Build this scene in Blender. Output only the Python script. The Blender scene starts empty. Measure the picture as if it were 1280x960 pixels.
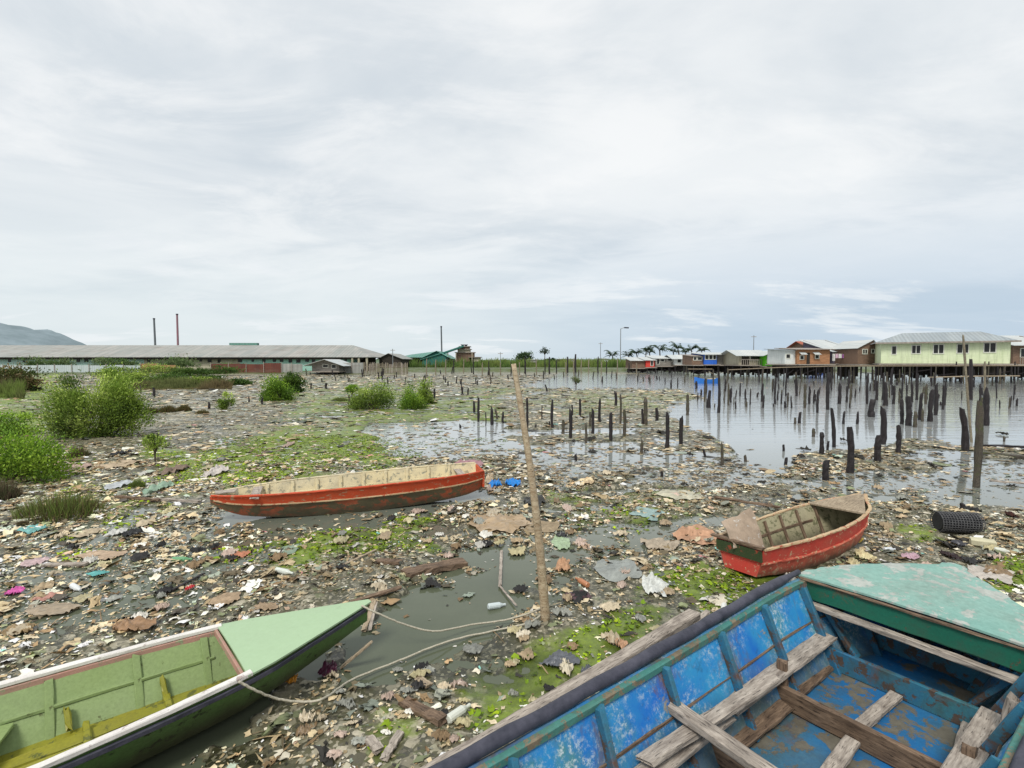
import bpy, math, random
import numpy as np
from mathutils import Vector, Matrix
R = math.radians
random.seed(7); rng = np.random.default_rng(11)
scene = bpy.context.scene
col = scene.collection
# ------------------------------------------------------------------ camera
H = 2.4; F = 640.0; PITCH = math.atan(28/F); CP, SP = math.cos(PITCH), math.sin(PITCH)
cam_d = bpy.data.cameras.new('camera'); cam = bpy.data.objects.new('camera', cam_d); col.objects.link(cam)
cam.location = (0, 0, H); cam.rotation_euler = (math.pi/2-PITCH, 0, 0)
cam_d.sensor_width = 36; cam_d.lens = 18; cam_d.clip_start = .05; cam_d.clip_end = 20000
scene.camera = cam
scene.view_settings.view_transform = 'Standard'; scene.view_settings.look = 'None'; scene.view_settings.exposure = 0

def ray(px, py):
    cx = (px-640)/F; cy = (480-py)/F
    return cx, CP+cy*SP, -SP+cy*CP
def gp(px, py, z=0.0):                     # photo point -> point of the world plane at height z
    x, y, k = ray(px, py); t = (z-H)/k
    return Vector((x*t, y*t, z))
def at(px, py, Y):                         # photo point -> world point at distance Y
    x, y, k = ray(px, py); t = Y/y
    return Vector((x*t, Y, H+k*t))
def proj(x, y, z):
    dz = z-H; f = y*CP-dz*SP; u = y*SP+dz*CP
    f = np.maximum(f, .05)
    return 640+F*x/f, 480-F*u/f

# ------------------------------------------------------------------ object helpers
def link(o, parent=None):
    col.objects.link(o)
    if parent is not None: o.parent = parent
    return o
def tag(o, label=None, cat=None, group=None, kind=None):
    if label: o['label'] = label
    if cat: o['category'] = cat
    if group: o['group'] = group
    if kind: o['kind'] = kind
    return o
def thing(name, label, cat, loc=(0, 0, 0), rotz=0, group=None):
    o = bpy.data.objects.new(name, None); o.empty_display_size = .2; link(o)
    o.location = loc; o.rotation_euler = (0, 0, rotz)
    return tag(o, label, cat, group)
class MB:
    def __init__(s): s.v = []; s.f = []; s.m = []; s.c = None
    def add(s, vs, fs, mi=0):
        n = len(s.v); s.v += [tuple(p) for p in vs]; s.f += [tuple(i+n for i in f) for f in fs]; s.m += [mi]*len(fs)
    def box(s, x0, x1, y0, y1, z0, z1, mi=0):
        s.add([(x0,y0,z0),(x1,y0,z0),(x1,y1,z0),(x0,y1,z0),(x0,y0,z1),(x1,y0,z1),(x1,y1,z1),(x0,y1,z1)],
              [(0,3,2,1),(4,5,6,7),(0,1,5,4),(1,2,6,5),(2,3,7,6),(3,0,4,7)], mi)
    def quad(s, a, b, c, d, mi=0): s.add([a, b, c, d], [(0, 1, 2, 3)], mi)
    def poly(s, pts, mi=0): s.add(pts, [tuple(range(len(pts)))], mi)
    def slab(s, pts, th, mi=0):            # polygon given counter-clockwise from above, thickened downward
        n = len(pts); vs = list(pts)+[(p[0], p[1], p[2]-th) for p in pts]
        fs = [tuple(range(n)), tuple(range(2*n-1, n-1, -1))]+[(i, n+i, n+(i+1) % n, (i+1) % n) for i in range(n)]
        s.add(vs, fs, mi)
    def tube(s, pts, rs, n=8, mi=0, cap=True, jit=0.0):
        pts = [Vector(p) for p in pts]; rings = []
        if not hasattr(rs, '__len__'): rs = [rs]*len(pts)
        vs = []; ref = Vector((0, 0, 1))
        for i, p in enumerate(pts):
            d = (pts[min(i+1, len(pts)-1)]-pts[max(i-1, 0)]).normalized()
            r0 = ref if abs(d.dot(ref)) < .95 else Vector((1, 0, 0))
            a = d.cross(r0).normalized(); b = d.cross(a)
            for k in range(n):
                t = 2*math.pi*k/n; rr = rs[i]*(1+jit*(random.random()-.5))
                vs.append(p+a*math.cos(t)*rr+b*math.sin(t)*rr)
        fs = []
        for i in range(len(pts)-1):
            for k in range(n):
                fs.append((i*n+k, i*n+(k+1) % n, (i+1)*n+(k+1) % n, (i+1)*n+k))
        if cap: fs += [tuple(range(n-1, -1, -1)), tuple((len(pts)-1)*n+k for k in range(n))]
        s.add(vs, fs, mi)
    def sweep(s, path, w, h, mi=0, jit=0.0, up=(0, 0, 1), ch=.18):   # chamfered rectangular bar along a path
        path = [Vector(p) for p in path]; up = Vector(up); vs = []
        c = min(w, h)*ch; a, b = w/2, h/2
        sec = [(-a+c, -b), (a-c, -b), (a, -b+c), (a, b-c), (a-c, b), (-a+c, b), (-a, b-c), (-a, -b+c)]
        for i, p in enumerate(path):
            d = (path[min(i+1, len(path)-1)]-path[max(i-1, 0)]).normalized()
            sx = d.cross(up).normalized(); sz = sx.cross(d)
            for (u, v) in sec:
                j = Vector((random.uniform(-jit, jit) for _ in range(3)))
                vs.append(p+sx*u+sz*v+j)
        fs = []
        for i in range(len(path)-1):
            for k in range(8): fs.append((i*8+k, i*8+(k+1) % 8, (i+1)*8+(k+1) % 8, (i+1)*8+k))
        fs += [tuple(range(7, -1, -1)), tuple((len(path)-1)*8+k for k in range(8))]
        s.add(vs, fs, mi)
    def build(s, name, mats, parent=None, loc=None, smooth=False, tagd=None):
        me = bpy.data.meshes.new(name); me.from_pydata(s.v, [], s.f); me.update()
        if not isinstance(mats, (list, tuple)): mats = [mats]
        for m in mats: me.materials.append(m)
        me.polygons.foreach_set('material_index', s.m)
        if smooth: me.polygons.foreach_set('use_smooth', [True]*len(s.f))
        o = bpy.data.objects.new(name, me); link(o, parent)
        if loc is not None: o.location = loc
        return o
def plank(name, p0, p1, w, h, mat, parent=None, n=8, jit=.004, up=(0, 0, 1), sag=0.0, rough_end=True):
    """a board between two points, local X along its grain"""
    p0 = Vector(p0); p1 = Vector(p1); d = p1-p0; L = d.length; d.normalize(); up = Vector(up)
    sy = up.cross(d).normalized(); sz = d.cross(sy)
    M = Matrix((d, sy, sz)).transposed().to_4x4(); M.translation = p0
    b = MB(); b.sweep([(L*i/n, 0, -sag*4*(i/n)*(1-i/n)) for i in range(n+1)], w, h, jit=jit)
    if rough_end:
        vs = b.v
        for k in list(range(8))+list(range(len(vs)-8, len(vs))):
            x, y, z = vs[k]; vs[k] = (x+random.uniform(-.5, .5)*min(w, .05), y, z)
    o = b.build(name, mat, parent); o.matrix_local = M
    return o
def np_mesh(name, V, Fq, mats, colr=None, parent=None, smooth=False):
    me = bpy.data.meshes.new(name); k = Fq.shape[1]
    me.vertices.add(len(V)); me.vertices.foreach_set('co', V.astype(np.float32).ravel())
    me.loops.add(Fq.size); me.loops.foreach_set('vertex_index', Fq.astype(np.int32).ravel())
    me.polygons.add(len(Fq)); me.polygons.foreach_set('loop_start', np.arange(0, Fq.size, k, dtype=np.int32))
    me.polygons.foreach_set('loop_total', np.full(len(Fq), k, dtype=np.int32))
    me.update(calc_edges=True); me.validate()
    if colr is not None:
        a = me.color_attributes.new('Col', 'FLOAT_COLOR', 'POINT')
        c = np.ones((len(V), 4), np.float32); c[:, :3] = colr; a.data.foreach_set('color', c.ravel())
    if smooth: me.polygons.foreach_set('use_smooth', np.ones(len(Fq), bool))
    for m in (mats if isinstance(mats, (list, tuple)) else [mats]): me.materials.append(m)
    o = bpy.data.objects.new(name, me); link(o, parent); return o

# ------------------------------------------------------------------ materials
class NT:
    def __init__(s, name):
        s.m = bpy.data.materials.new(name); s.m.use_nodes = True; s.t = s.m.node_tree
        s.p = s.t.nodes['Principled BSDF']; s.tc = s.t.nodes.new('ShaderNodeTexCoord')
    def n(s, ty, **k):
        nd = s.t.nodes.new(ty)
        for a, b in k.items(): setattr(nd, a, b)
        return nd
    def l(s, a, b): s.t.links.new(a, b)
    def setin(s, nd, i, v):
        if hasattr(v, 'is_linked') or isinstance(v, bpy.types.NodeSocket): s.l(v, nd.inputs[i])
        else: nd.inputs[i].default_value = v
    def coords(s, scale=(1, 1, 1), src='Object', loc=(0, 0, 0), rot=(0, 0, 0)):
        mp = s.n('ShaderNodeMapping'); s.l(s.tc.outputs[src], mp.inputs[0])
        mp.inputs['Scale'].default_value = scale; mp.inputs['Location'].default_value = loc; mp.inputs['Rotation'].default_value = rot
        return mp.outputs[0]
    def noise(s, vec, scale, detail=5, rough=.6, dist=0, out=0):
        nd = s.n('ShaderNodeTexNoise'); s.l(vec, nd.inputs['Vector']); nd.inputs['Scale'].default_value = scale
        nd.inputs['Detail'].default_value = detail; nd.inputs['Roughness'].default_value = rough; nd.inputs['Distortion'].default_value = dist
        return nd.outputs[out]
    def vor(s, vec, scale, feat='F1', out='Color', rnd=1):
        nd = s.n('ShaderNodeTexVoronoi', feature=feat); s.l(vec, nd.inputs['Vector']); nd.inputs['Scale'].default_value = scale
        nd.inputs['Randomness'].default_value = rnd
        return nd.outputs[out]
    def step(s, v, a, b, lo=0.0, hi=1.0):
        nd = s.n('ShaderNodeMapRange'); s.l(v, nd.inputs[0]); nd.inputs[1].default_value = a; nd.inputs[2].default_value = b
        nd.inputs[3].default_value = lo; nd.inputs[4].default_value = hi
        return nd.outputs[0]
    def mix(s, f, a, b, blend='MIX'):
        nd = s.n('ShaderNodeMix', data_type='RGBA', blend_type=blend); s.setin(nd, 0, f)
        for i, c in ((6, a), (7, b)):
            if isinstance(c, (tuple, list)): nd.inputs[i].default_value = (*c[:3], 1)
            else: s.l(c, nd.inputs[i])
        return nd.outputs[2]
    def math(s, op, a, b=0.0):
        nd = s.n('ShaderNodeMath', operation=op); s.setin(nd, 0, a); s.setin(nd, 1, b); return nd.outputs[0]
    def ramp(s, v, stops):
        nd = s.n('ShaderNodeValToRGB'); s.l(v, nd.inputs[0]); e = nd.color_ramp.elements
        while len(e) < len(stops): e.new(.5)
        for i, (p, c) in enumerate(stops): e[i].position = p; e[i].color = (*c, 1)
        return nd.outputs[0]
    def bump(s, h, strength=.4, dist=.01, normal=None):
        nd = s.n('ShaderNodeBump'); s.l(h, nd.inputs['Height']); nd.inputs['Strength'].default_value = strength; nd.inputs['Distance'].default_value = dist
        if normal is not None: s.l(normal, nd.inputs['Normal'])
        s.l(nd.outputs[0], s.p.inputs['Normal']); return nd.outputs[0]
    def done(s, colr, rough=.7, spec=.3):
        if isinstance(colr, (tuple, list)): s.p.inputs['Base Color'].default_value = (*colr[:3], 1)
        else: s.l(colr, s.p.inputs['Base Color'])
        s.setin(s.p, 'Roughness', rough); s.p.inputs['Specular IOR Level'].default_value = spec
        return s.m
def paint(name, a, b, under, wear=.35, scale=5, rough=.55, rust=0.0, dirt=.4, stretch=(1, 1, 1), seam=None, fine_amt=.35, low=None):
    m = NT(name); v = m.coords(stretch)
    big = m.noise(v, scale*.35, 4); c = m.mix(m.step(big, .35, .65), a, b)
    fine = m.noise(v, scale*14, 3, .7); c = m.mix(m.step(fine, .35, .75, 0, fine_amt), c, tuple(x*.45 for x in a))
    if rust:
        rn = m.noise(v, scale*.8, 6, .7, .6); c = m.mix(m.step(rn, .62-rust*.2, .72-rust*.1, 0, .85), c, (.16, .055, .02))
    pn = m.noise(v, scale*2.2, 9, .72, .3); mask = m.step(pn, .5+(.5-wear)*.35, .53+(.5-wear)*.35)
    un = m.mix(m.noise(v, scale*9, 5), tuple(x*.5 for x in under), tuple(min(1, x*1.3) for x in under))
    c = m.mix(mask, c, un)
    dn = m.noise(v, scale*.7, 7, .75); c = m.mix(m.step(dn, .45, .75, 0, dirt), c, (.05, .042, .03))
    if low:
        sp_ = m.n('ShaderNodeSeparateXYZ'); m.l(m.coords(), sp_.inputs[0]); zz = m.math('ADD', sp_.outputs[2], m.math('MULTIPLY', m.math('SUBTRACT', m.noise(m.coords((1, 1, .3)), 6, 6, .7), .5), .22))
        c = m.mix(m.step(zz, low[0], low[1], .88, 0), c, m.mix(m.noise(v, 12, 4), (.035, .032, .018), (.09, .08, .05)))
    m.bump(m.math('SUBTRACT', m.math('MULTIPLY', m.noise(v, scale*20, 4), .4), mask), .35, .004)
    return m.done(c, m.step(fine, .2, .8, rough-.15, rough+.2), .35)
def wood(name, light, dark, wet=0.0, scale=6, moss=0.0):
    m = NT(name); v = m.coords((1, 9, 9)); v2 = m.coords()
    g = m.noise(v, scale, 8, .7, .4); c = m.mix(m.step(g, .35, .68), dark, light)
    cr = m.noise(v, scale*2.5, 3, .5); c = m.mix(m.step(cr, .60, .66, 0, .8), c, tuple(x*.25 for x in dark))
    d = m.noise(v2, scale*.6, 6, .7); c = m.mix(m.step(d, .5, .75, 0, .6), c, tuple(x*.5 for x in dark))
    if moss: c = m.mix(m.step(m.noise(v2, scale*.9, 6, .7), .62-moss*.25, .72-moss*.2, 0, .8), c, (.06, .075, .02))
    m.bump(g, .6, .006)
    return m.done(c, .75-.4*wet, .3)
def plain(name, a, b, scale=4, rough=.7, bump=.2, stretch=(1, 1, 1), spec=.3):
    m = NT(name); v = m.coords(stretch); n1 = m.noise(v, scale, 7, .65)
    m.bump(n1, bump, .01); return m.done(m.mix(m.step(n1, .3, .7), a, b), rough, spec)
def corrug(name, a, b, rust, pitch=40, amt=.4):
    m = NT(name); v = m.coords(); sx = m.n('ShaderNodeSeparateXYZ'); m.l(v, sx.inputs[0])
    w = m.math('SINE', m.math('MULTIPLY', sx.outputs[0], pitch))
    n1 = m.noise(m.coords((.25, 1, 1)), .8, 6, .7); n2 = m.noise(m.coords((1, .1, .1)), 1.2, 4)
    c = m.mix(m.step(n2, .35, .65), a, b); c = m.mix(m.step(n1, .5, .75, 0, amt), c, rust)
    c = m.mix(m.step(w, -1, 1, 0, .22), c, (.05, .05, .05))
    m.bump(w, .3, .02); return m.done(c, .6, .3)
def attrcol(name, rough=.8, noise=.35, scale=30, spec=.3, transl=0.0, bumpd=0.004):
    m = NT(name); at_ = m.n('ShaderNodeAttribute', attribute_name='Col'); n1 = m.noise(m.coords(), scale, 4, .7)
    c = m.mix(m.step(n1, .3, .7, 0, noise), at_.outputs[0], m.mix(1.0, at_.outputs[0], (.35, .33, .3), 'MULTIPLY'))
    if bumpd: m.bump(n1, .4, bumpd)
    m.done(c, rough, spec)
    if transl:
        tr = m.n('ShaderNodeBsdfTranslucent'); m.l(c, tr.inputs[0]); mx = m.n('ShaderNodeMixShader'); mx.inputs[0].default_value = transl
        out = m.t.nodes['Material Output']; m.l(m.p.outputs[0], mx.inputs[1]); m.l(tr.outputs[0], mx.inputs[2]); m.l(mx.outputs[0], out.inputs[0])
    return m.m
M = {}
M['litter'] = attrcol('litter_mix', .6, .45, 25, .4)
M['leaf'] = attrcol('leaves', .6, .2, 3, .25, .3, 0)
M['stem'] = wood('bush_stem', (.14, .11, .08), (.05, .04, .03))
M['grey_wood'] = wood('weathered_grey_wood', (.52, .46, .39), (.18, .15, .125))
M['brown_wood'] = wood('weathered_brown_wood', (.26, .18, .12), (.07, .045, .03))
M['pale_wood'] = wood('pale_wood', (.45, .37, .26), (.2, .15, .1))
M['dark_post'] = wood('wet_black_wood', (.042, .034, .034), (.008, .007, .009), .5, 8)
M['brown_post'] = wood('wet_brown_wood', (.12, .10, .075), (.03, .026, .022), .35, 8, .4)
M['pale_post'] = wood('dry_grey_post', (.32, .28, .2), (.12, .1, .07))
M['bamboo'] = wood('old_bamboo', (.58, .49, .34), (.28, .19, .11), 0, 5)
M['rubber'] = plain('black_rubber', (.025, .027, .04), (.075, .075, .1), 9, .5, .5)
M['rope'] = plain('worn_rope', (.55, .52, .42), (.3, .27, .2), 80, .9, .5)
M['pane'] = plain('dark_window', (.012, .014, .015), (.03, .03, .03), 2, .25, 0)
M['frame_white'] = plain('white_trim', (.5, .52, .45), (.7, .7, .62), 3, .6)
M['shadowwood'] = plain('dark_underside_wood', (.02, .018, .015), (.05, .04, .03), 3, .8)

# ------------------------------------------------------------------ world, sun
world = bpy.data.worlds.new('World'); scene.world = world; world.use_nodes = True
wt = world.node_tree; bg = wt.nodes['Background']
def wn(ty, **k):
    nd = wt.nodes.new(ty)
    for a, b in k.items(): setattr(nd, a, b)
    return nd
def wmath(op, a, b=0.0):
    nd = wn('ShaderNodeMath', operation=op)
    for i, v in ((0, a), (1, b)):
        if isinstance(v, bpy.types.NodeSocket): wt.links.new(v, nd.inputs[i])
        else: nd.inputs[i].default_value = v
    return nd.outputs[0]
def wrange(v, a, b, lo=0.0, hi=1.0):
    nd = wn('ShaderNodeMapRange'); nd.interpolation_type = 'SMOOTHSTEP'; wt.links.new(v, nd.inputs[0])
    for i, x in enumerate((a, b, lo, hi)): nd.inputs[i+1].default_value = x
    return nd.outputs[0]
def wmix(f, a, b):
    nd = wn('ShaderNodeMix', data_type='RGBA')
    if isinstance(f, bpy.types.NodeSocket): wt.links.new(f, nd.inputs[0])
    else: nd.inputs[0].default_value = f
    for i, c in ((6, a), (7, b)):
        if isinstance(c, tuple): nd.inputs[i].default_value = (*c, 1)
        else: wt.links.new(c, nd.inputs[i])
    return nd.outputs[2]
SUN_EL, SUN_AZ = 52, 200
sky = wn('ShaderNodeTexSky', sky_type='NISHITA'); sky.sun_disc = False
sky.sun_elevation = R(SUN_EL); sky.sun_rotation = R(SUN_AZ)
tc = wn('ShaderNodeTexCoord'); sep = wn('ShaderNodeSeparateXYZ'); wt.links.new(tc.outputs['Generated'], sep.inputs[0])
zc = wmath('ADD', wmath('MAXIMUM', sep.outputs[2], 0.0), .13)
comb = wn('ShaderNodeCombineXYZ'); wt.links.new(wmath('DIVIDE', sep.outputs[0], zc), comb.inputs[0]); wt.links.new(wmath('DIVIDE', sep.outputs[1], zc), comb.inputs[1])
def wnoise(scale, det, rough, dist=0, loc=(0, 0, 0), sc=(1, 1, 1), rot=0):
    mp = wn('ShaderNodeMapping'); wt.links.new(comb.outputs[0], mp.inputs[0]); mp.inputs['Location'].default_value = loc; mp.inputs['Scale'].default_value = sc
    mp.inputs['Rotation'].default_value = (0, 0, rot)
    nd = wn('ShaderNodeTexNoise'); wt.links.new(mp.outputs[0], nd.inputs['Vector']); nd.inputs['Scale'].default_value = scale
    nd.inputs['Detail'].default_value = det; nd.inputs['Roughness'].default_value = rough; nd.inputs['Distortion'].default_value = dist
    return nd.outputs[0]
n1 = wnoise(.5, 8, .56, .7, (3.1, 1.7, 0), (1, 1.35, 1), .35); n2 = wnoise(1.5, 8, .62, .5, (8, 2, 0), (.9, 1.3, 1), .2)
elev = sep.outputs[2]
cc = wmix(wrange(n1, .34, .60), (.665, .73, .785), (.90, .93, .945))
cc = wmix(wrange(n2, .42, .68, 0, .65), cc, (.99, 1.0, 1.0)); cc = wmix(wrange(elev, .35, .75, 0, .35), cc, (1.0, 1.0, 1.0))
# pale band to the left, blue-grey toward the lower right
right = wrange(sep.outputs[0], -.35, .5)
hor = wmix(right, (.76, .84, .87), (.50, .63, .765))
lowmask = wrange(elev, 0.0, .32, .9, 0.0)
n3 = wnoise(.9, 9, .62, .3, (1, 9, 0), (.6, 1, 1)); hor = wmix(wrange(n3, .52, .62, 0, .7), hor, (.90, .94, .97))
cc = wmix(lowmask, cc, hor)
skyb = wn('ShaderNodeVectorMath', operation='SCALE'); wt.links.new(sky.outputs[0], skyb.inputs[0]); skyb.inputs['Scale'].default_value = .1
fin = wmix(.95, skyb.outputs[0], cc)
wt.links.new(fin, bg.inputs[0]); bg.inputs[1].default_value = 1.0
sl = bpy.data.lights.new('sun', 'SUN'); sl.energy = 2.7; sl.angle = R(16); sl.color = (1, .96, .9)
so = bpy.data.objects.new('sun', sl); link(so)
# sun direction: matches the sky's sun (rotation measured clockwise from +Y)
sd = Vector((math.sin(R(SUN_AZ))*math.cos(R(SUN_EL)), math.cos(R(SUN_AZ))*math.cos(R(SUN_EL)), math.sin(R(SUN_EL))))
so.rotation_euler = (-sd).to_track_quat('-Z', 'Y').to_euler()

# ------------------------------------------------------------------ terrain
def vnoise(x, y, s):
    x = np.asarray(x, float); y = np.asarray(y, float)
    xi = np.floor(x).astype(np.int64); yi = np.floor(y).astype(np.int64); xf = x-xi; yf = y-yi
    def h(a, b):
        n = (a*374761393+b*668265263+s*1442695041) & 0xffffffff
        n = ((n ^ (n >> 13))*1274126177) & 0xffffffff; n = n ^ (n >> 16)
        return (n & 0xffff)/65535.0
    u = xf*xf*(3-2*xf); v = yf*yf*(3-2*yf)
    return (h(xi, yi)*(1-u)+h(xi+1, yi)*u)*(1-v)+(h(xi, yi+1)*(1-u)+h(xi+1, yi+1)*u)*v
def fbm(x, y, s, o=4):
    r = 0; a = .5
    for i in range(o): r = r+a*vnoise(x*2**i, y*2**i, s+i); a *= .5
    return r/(1-.5**o)
def seg_sdf(px, py, poly, ys=2.0):         # signed distance (positive inside) to a polygon, in photo units
    P = np.array(poly, float); n = len(P); ins = np.zeros(px.shape, bool); d = np.full(px.shape, 1e9)
    for i in range(n):
        ax, ay = P[i]; bx, by = P[(i+1) % n]
        c = ((ay > py) != (by > py)); xx = (bx-ax)*(py-ay)/((by-ay) if by != ay else 1e-9)+ax
        ins ^= c & (px < xx)
        ex, ey = bx-ax, (by-ay)*ys; qx, qy = px-ax, (py-ay)*ys
        t = np.clip((qx*ex+qy*ey)/(ex*ex+ey*ey+1e-9), 0, 1)
        d = np.minimum(d, np.hypot(qx-t*ex, qy-t*ey))
    return np.where(ins, d, -d)
def sm(v, a, b): t = np.clip((v-a)/(b-a), 0, 1); return t*t*(3-2*t)
WATER = [(648,483),(700,468.5),(760,467),(900,465.5),(1700,463),(1900,565),(1280,564),(1230,557),(1160,548),(1120,556),(1080,566),(1040,560),(1000,566),(978,592),(930,578),(890,548),(855,532),(820,517),(866,504),(888,497),(850,488),(780,483),(720,486)]
POOL = [(760,675),(690,668),(640,675),(600,690),(545,705),(560,725),(520,735),(470,765),(430,800),(395,835),(330,885),(230,960),(120,1100),(60,1000),(200,900),(420,790),(440,850),(500,840),(540,815),(600,790),(650,775),(668,745),(720,715),(740,700)]
POOL6 = [(235,640),(420,630),(600,606),(612,630),(500,650),(390,672),(255,672)]
POOL2 = [(60,660),(140,645),(250,640),(340,655),(330,690),(200,760),(60,800),(-60,790)]
POOL3 = [(470,535),(560,530),(640,545),(650,572),(560,575),(500,570)]
POOL4 = [(640,560),(760,565),(900,552),(960,600),(900,620),(800,600),(700,612),(650,598)]
POOL5 = [(840,660),(760,655),(740,690),(800,700),(860,690)]
SHEEN = [(960,600),(1280,570),(1500,580),(1500,660),(1280,640),(1100,625),(1000,625)]
ALG = [([(330,480),(640,478),(640,560),(520,560),(330,540)], .58, 40), ([(660,600),(880,600),(900,690),(700,700)], .45, 40), ([(60,600),(260,600),(240,700),(60,720)], .45, 40),
       ([(310,640),(260,630),(280,590),(400,560),(440,530),(480,545),(495,575),(470,590),(340,600)], 1.0, 30),
       ([(820,720),(930,705),(975,725),(930,770),(860,760)], 1.0, 25), ([(760,770),(800,740),(850,760),(840,800),(700,870),(640,900),(610,880),(640,850)], .75, 40),
       ([(1230,700),(1400,690),(1400,740),(1240,735)], 1.0, 20), ([(1110,660),(1170,660),(1230,690),(1130,700)], .5, 20),
       ([(240,690),(420,640),(560,635),(540,690),(380,720)], .75, 40), ([(180,560),(330,530),(520,520),(520,600),(200,620)], .68, 40), ([(560,860),(680,800),(760,780),(700,900),(600,950)], .6, 40), ([(420,920),(540,870),(560,940),(470,990)], .5, 60),
       ([(350,545),(470,540),(440,560),(330,575)], .6, 20), ([(400,480),(460,470),(500,520),(380,515)], .45, 20),
       ([(640,488),(870,492),(850,515),(650,520)], .45, 12), ([(-100,480),(60,470),(160,500),(40,560),(-100,560)], .8, 20)]
def fields(x, y):
    px, py = proj(x, y, np.zeros_like(x))
    n = (fbm(x/1.3+y*.1, y/1.3, 5, 4)-.5); ns = (fbm(px/60, py/14, 9, 4)-.5)
    W = sm(seg_sdf(px, py, WATER, 2.2)+ns*34*np.clip((px-560)/300, .3, 1), -5, 5)
    W = np.maximum(W, sm(seg_sdf(px, py, POOL, 1)+ns*60+n*40, -10, 14))
    for P, a in ((POOL6, .85), (POOL2, .60), (POOL3, .62), (POOL4, .66), (POOL5, .8), (SHEEN, .66)):
        W = np.maximum(W, a*sm(seg_sdf(px, py, P, 2)+ns*90+n*30, -14, 22))
    st_ = fbm(px/150+3, py/9, 14, 4); st_m = sm(st_, .55, .62)*sm(py, 490, 520)*(1-sm(py, 650, 700))*sm(px, 380, 620); W = np.maximum(W, .72*st_m)
    A = np.zeros_like(x)
    for P, a, s in ALG: A = np.maximum(A, a*sm(seg_sdf(px, py, P, 1.6)+ns*70+n*50, -s, s))
    A = A*(1-.8*sm(W, .6, .95)*(py < 900))
    return px, py, W, A
def ground_h(x, y, W=None):
    if W is None: W = fields(x, y)[2]
    near = 1-sm(y, 25, 60)
    h = .045+(fbm(x/2.2, y/2.2, 21, 3)-.5)*.14+(fbm(x/.5, y/.5, 31, 4)-.5)*.10*np.clip(near+.2, 0, 1)+(fbm(x/.09, y/.09, 41, 2)-.5)*.022*near
    px = 640+F*x/np.maximum(y, .5)
    h = h-W*.17
    # raised earth bank in front of the pole, by the pool
    h = h+.10*np.exp(-(((x-.2)/1.0)**2+((y-2.7)/.55)**2))
    far0 = np.where(px < 500, 92, 112)+4*(fbm(x/9, y/9, 51, 2)-.5)
    h = h+sm(y, far0, far0+5)*np.where(px < 470, .35, .95)*np.where(px > 900, .7, 1)
    h = h+sm(y, 150, 900)*1.0
    # outside the modelled shore keep the sea bed low far right
    return h
ys = [-3.0, -2, -1, -.2, .4, .9, 1.3, 1.6]
y_ = 1.8
while y_ < 60: ys.append(y_); y_ += max(.012, .0052*y_)
while y_ < 140: ys.append(y_); y_ *= 1.012
while y_ < 9000: ys.append(y_); y_ *= 1.12
ys = np.array(ys); us = np.concatenate([np.linspace(-4, -1.25, 40)[:-1], np.linspace(-1.25, 1.25, 760), np.linspace(1.25, 4, 40)[1:]])
YY, UU = np.meshgrid(ys, us, indexing='ij'); XX = UU*(YY+4.0)*np.where(np.abs(UU) < 1.25, .9, .9)
gx, gy = XX.ravel(), YY.ravel()
pxv, pyv, Wv, Av = fields(gx, gy)
hv = ground_h(gx, gy, Wv)
nr, nc = XX.shape
idx = np.arange(nr*nc).reshape(nr, nc)
Fq = np.stack([idx[:-1, :-1], idx[:-1, 1:], idx[1:, 1:], idx[1:, :-1]], -1).reshape(-1, 4)
lit = sm(fbm(gx/.9, gy/.9, 61, 4), .35, .7)
veg = sm(gy, np.where(pxv < 500, 90, 108), np.where(pxv < 500, 96, 114))
gcol = np.stack([Av, lit, veg], -1)
g = NT('mud_ground'); ga = g.n('ShaderNodeAttribute', attribute_name='Col'); gs = g.n('ShaderNodeSeparateColor'); g.l(ga.outputs[0], gs.inputs[0])
v0 = g.coords(); geo = g.n('ShaderNodeNewGeometry'); sz = g.n('ShaderNodeSeparateXYZ'); g.l(geo.outputs['Position'], sz.inputs[0])
mudn = g.noise(v0, 2.0, 8, .7); c = g.mix(g.step(mudn, .3, .7), (.030, .032, .016), (.125, .118, .062))
vc = g.vor(v0, 14, 'F1', 'Color'); vs_ = g.n('ShaderNodeSeparateColor'); g.l(vc, vs_.inputs[0])
spk = g.ramp(vs_.outputs[0], [(0, (.03, .03, .02)), (.3, (.12, .11, .07)), (.55, (.30, .27, .19)), (.8, (.55, .50, .38)), (1, (.16, .19, .09))])
c = g.mix(g.math('MULTIPLY', g.step(vs_.outputs[1], .5, .55), g.step(gs.outputs[1], .1, .8, .45, .95)), c, spk)
vc2 = g.vor(v0, 45, 'F1', 'Color'); v2_ = g.n('ShaderNodeSeparateColor'); g.l(vc2, v2_.inputs[0])
c = g.mix(g.math('MULTIPLY', g.step(v2_.outputs[1], .62, .68), .7), c, g.ramp(v2_.outputs[0], [(0, (.03, .03, .03)), (.5, (.2, .18, .12)), (1, (.52, .48, .37))]))
vfar = g.vor(g.coords((.5, 1, 1)), 2.2, 'F1', 'Color'); v3_ = g.n('ShaderNodeSeparateColor'); g.l(vfar, v3_.inputs[0])
farm = g.step(sz.outputs[1], 14, 30)
c = g.mix(g.math('MULTIPLY', g.step(v3_.outputs[1], .55, .6), g.math('MULTIPLY', farm, .75)), c, g.ramp(v3_.outputs[0], [(0, (.03, .035, .02)), (.4, (.2, .19, .11)), (1, (.55, .52, .40))]))
an = g.noise(v0, 9, 7, .75); alg_c = g.mix(g.step(an, .3, .7), (.075, .105, .015), (.22, .30, .03))
am = g.math('MULTIPLY', gs.outputs[0], 1.0); am = g.step(g.math('ADD', am, g.math('MULTIPLY', g.math('SUBTRACT', g.noise(v0, 3.5, 8, .75), .5), 1.3)), .35, .62)
c = g.mix(am, c, alg_c)
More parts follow.
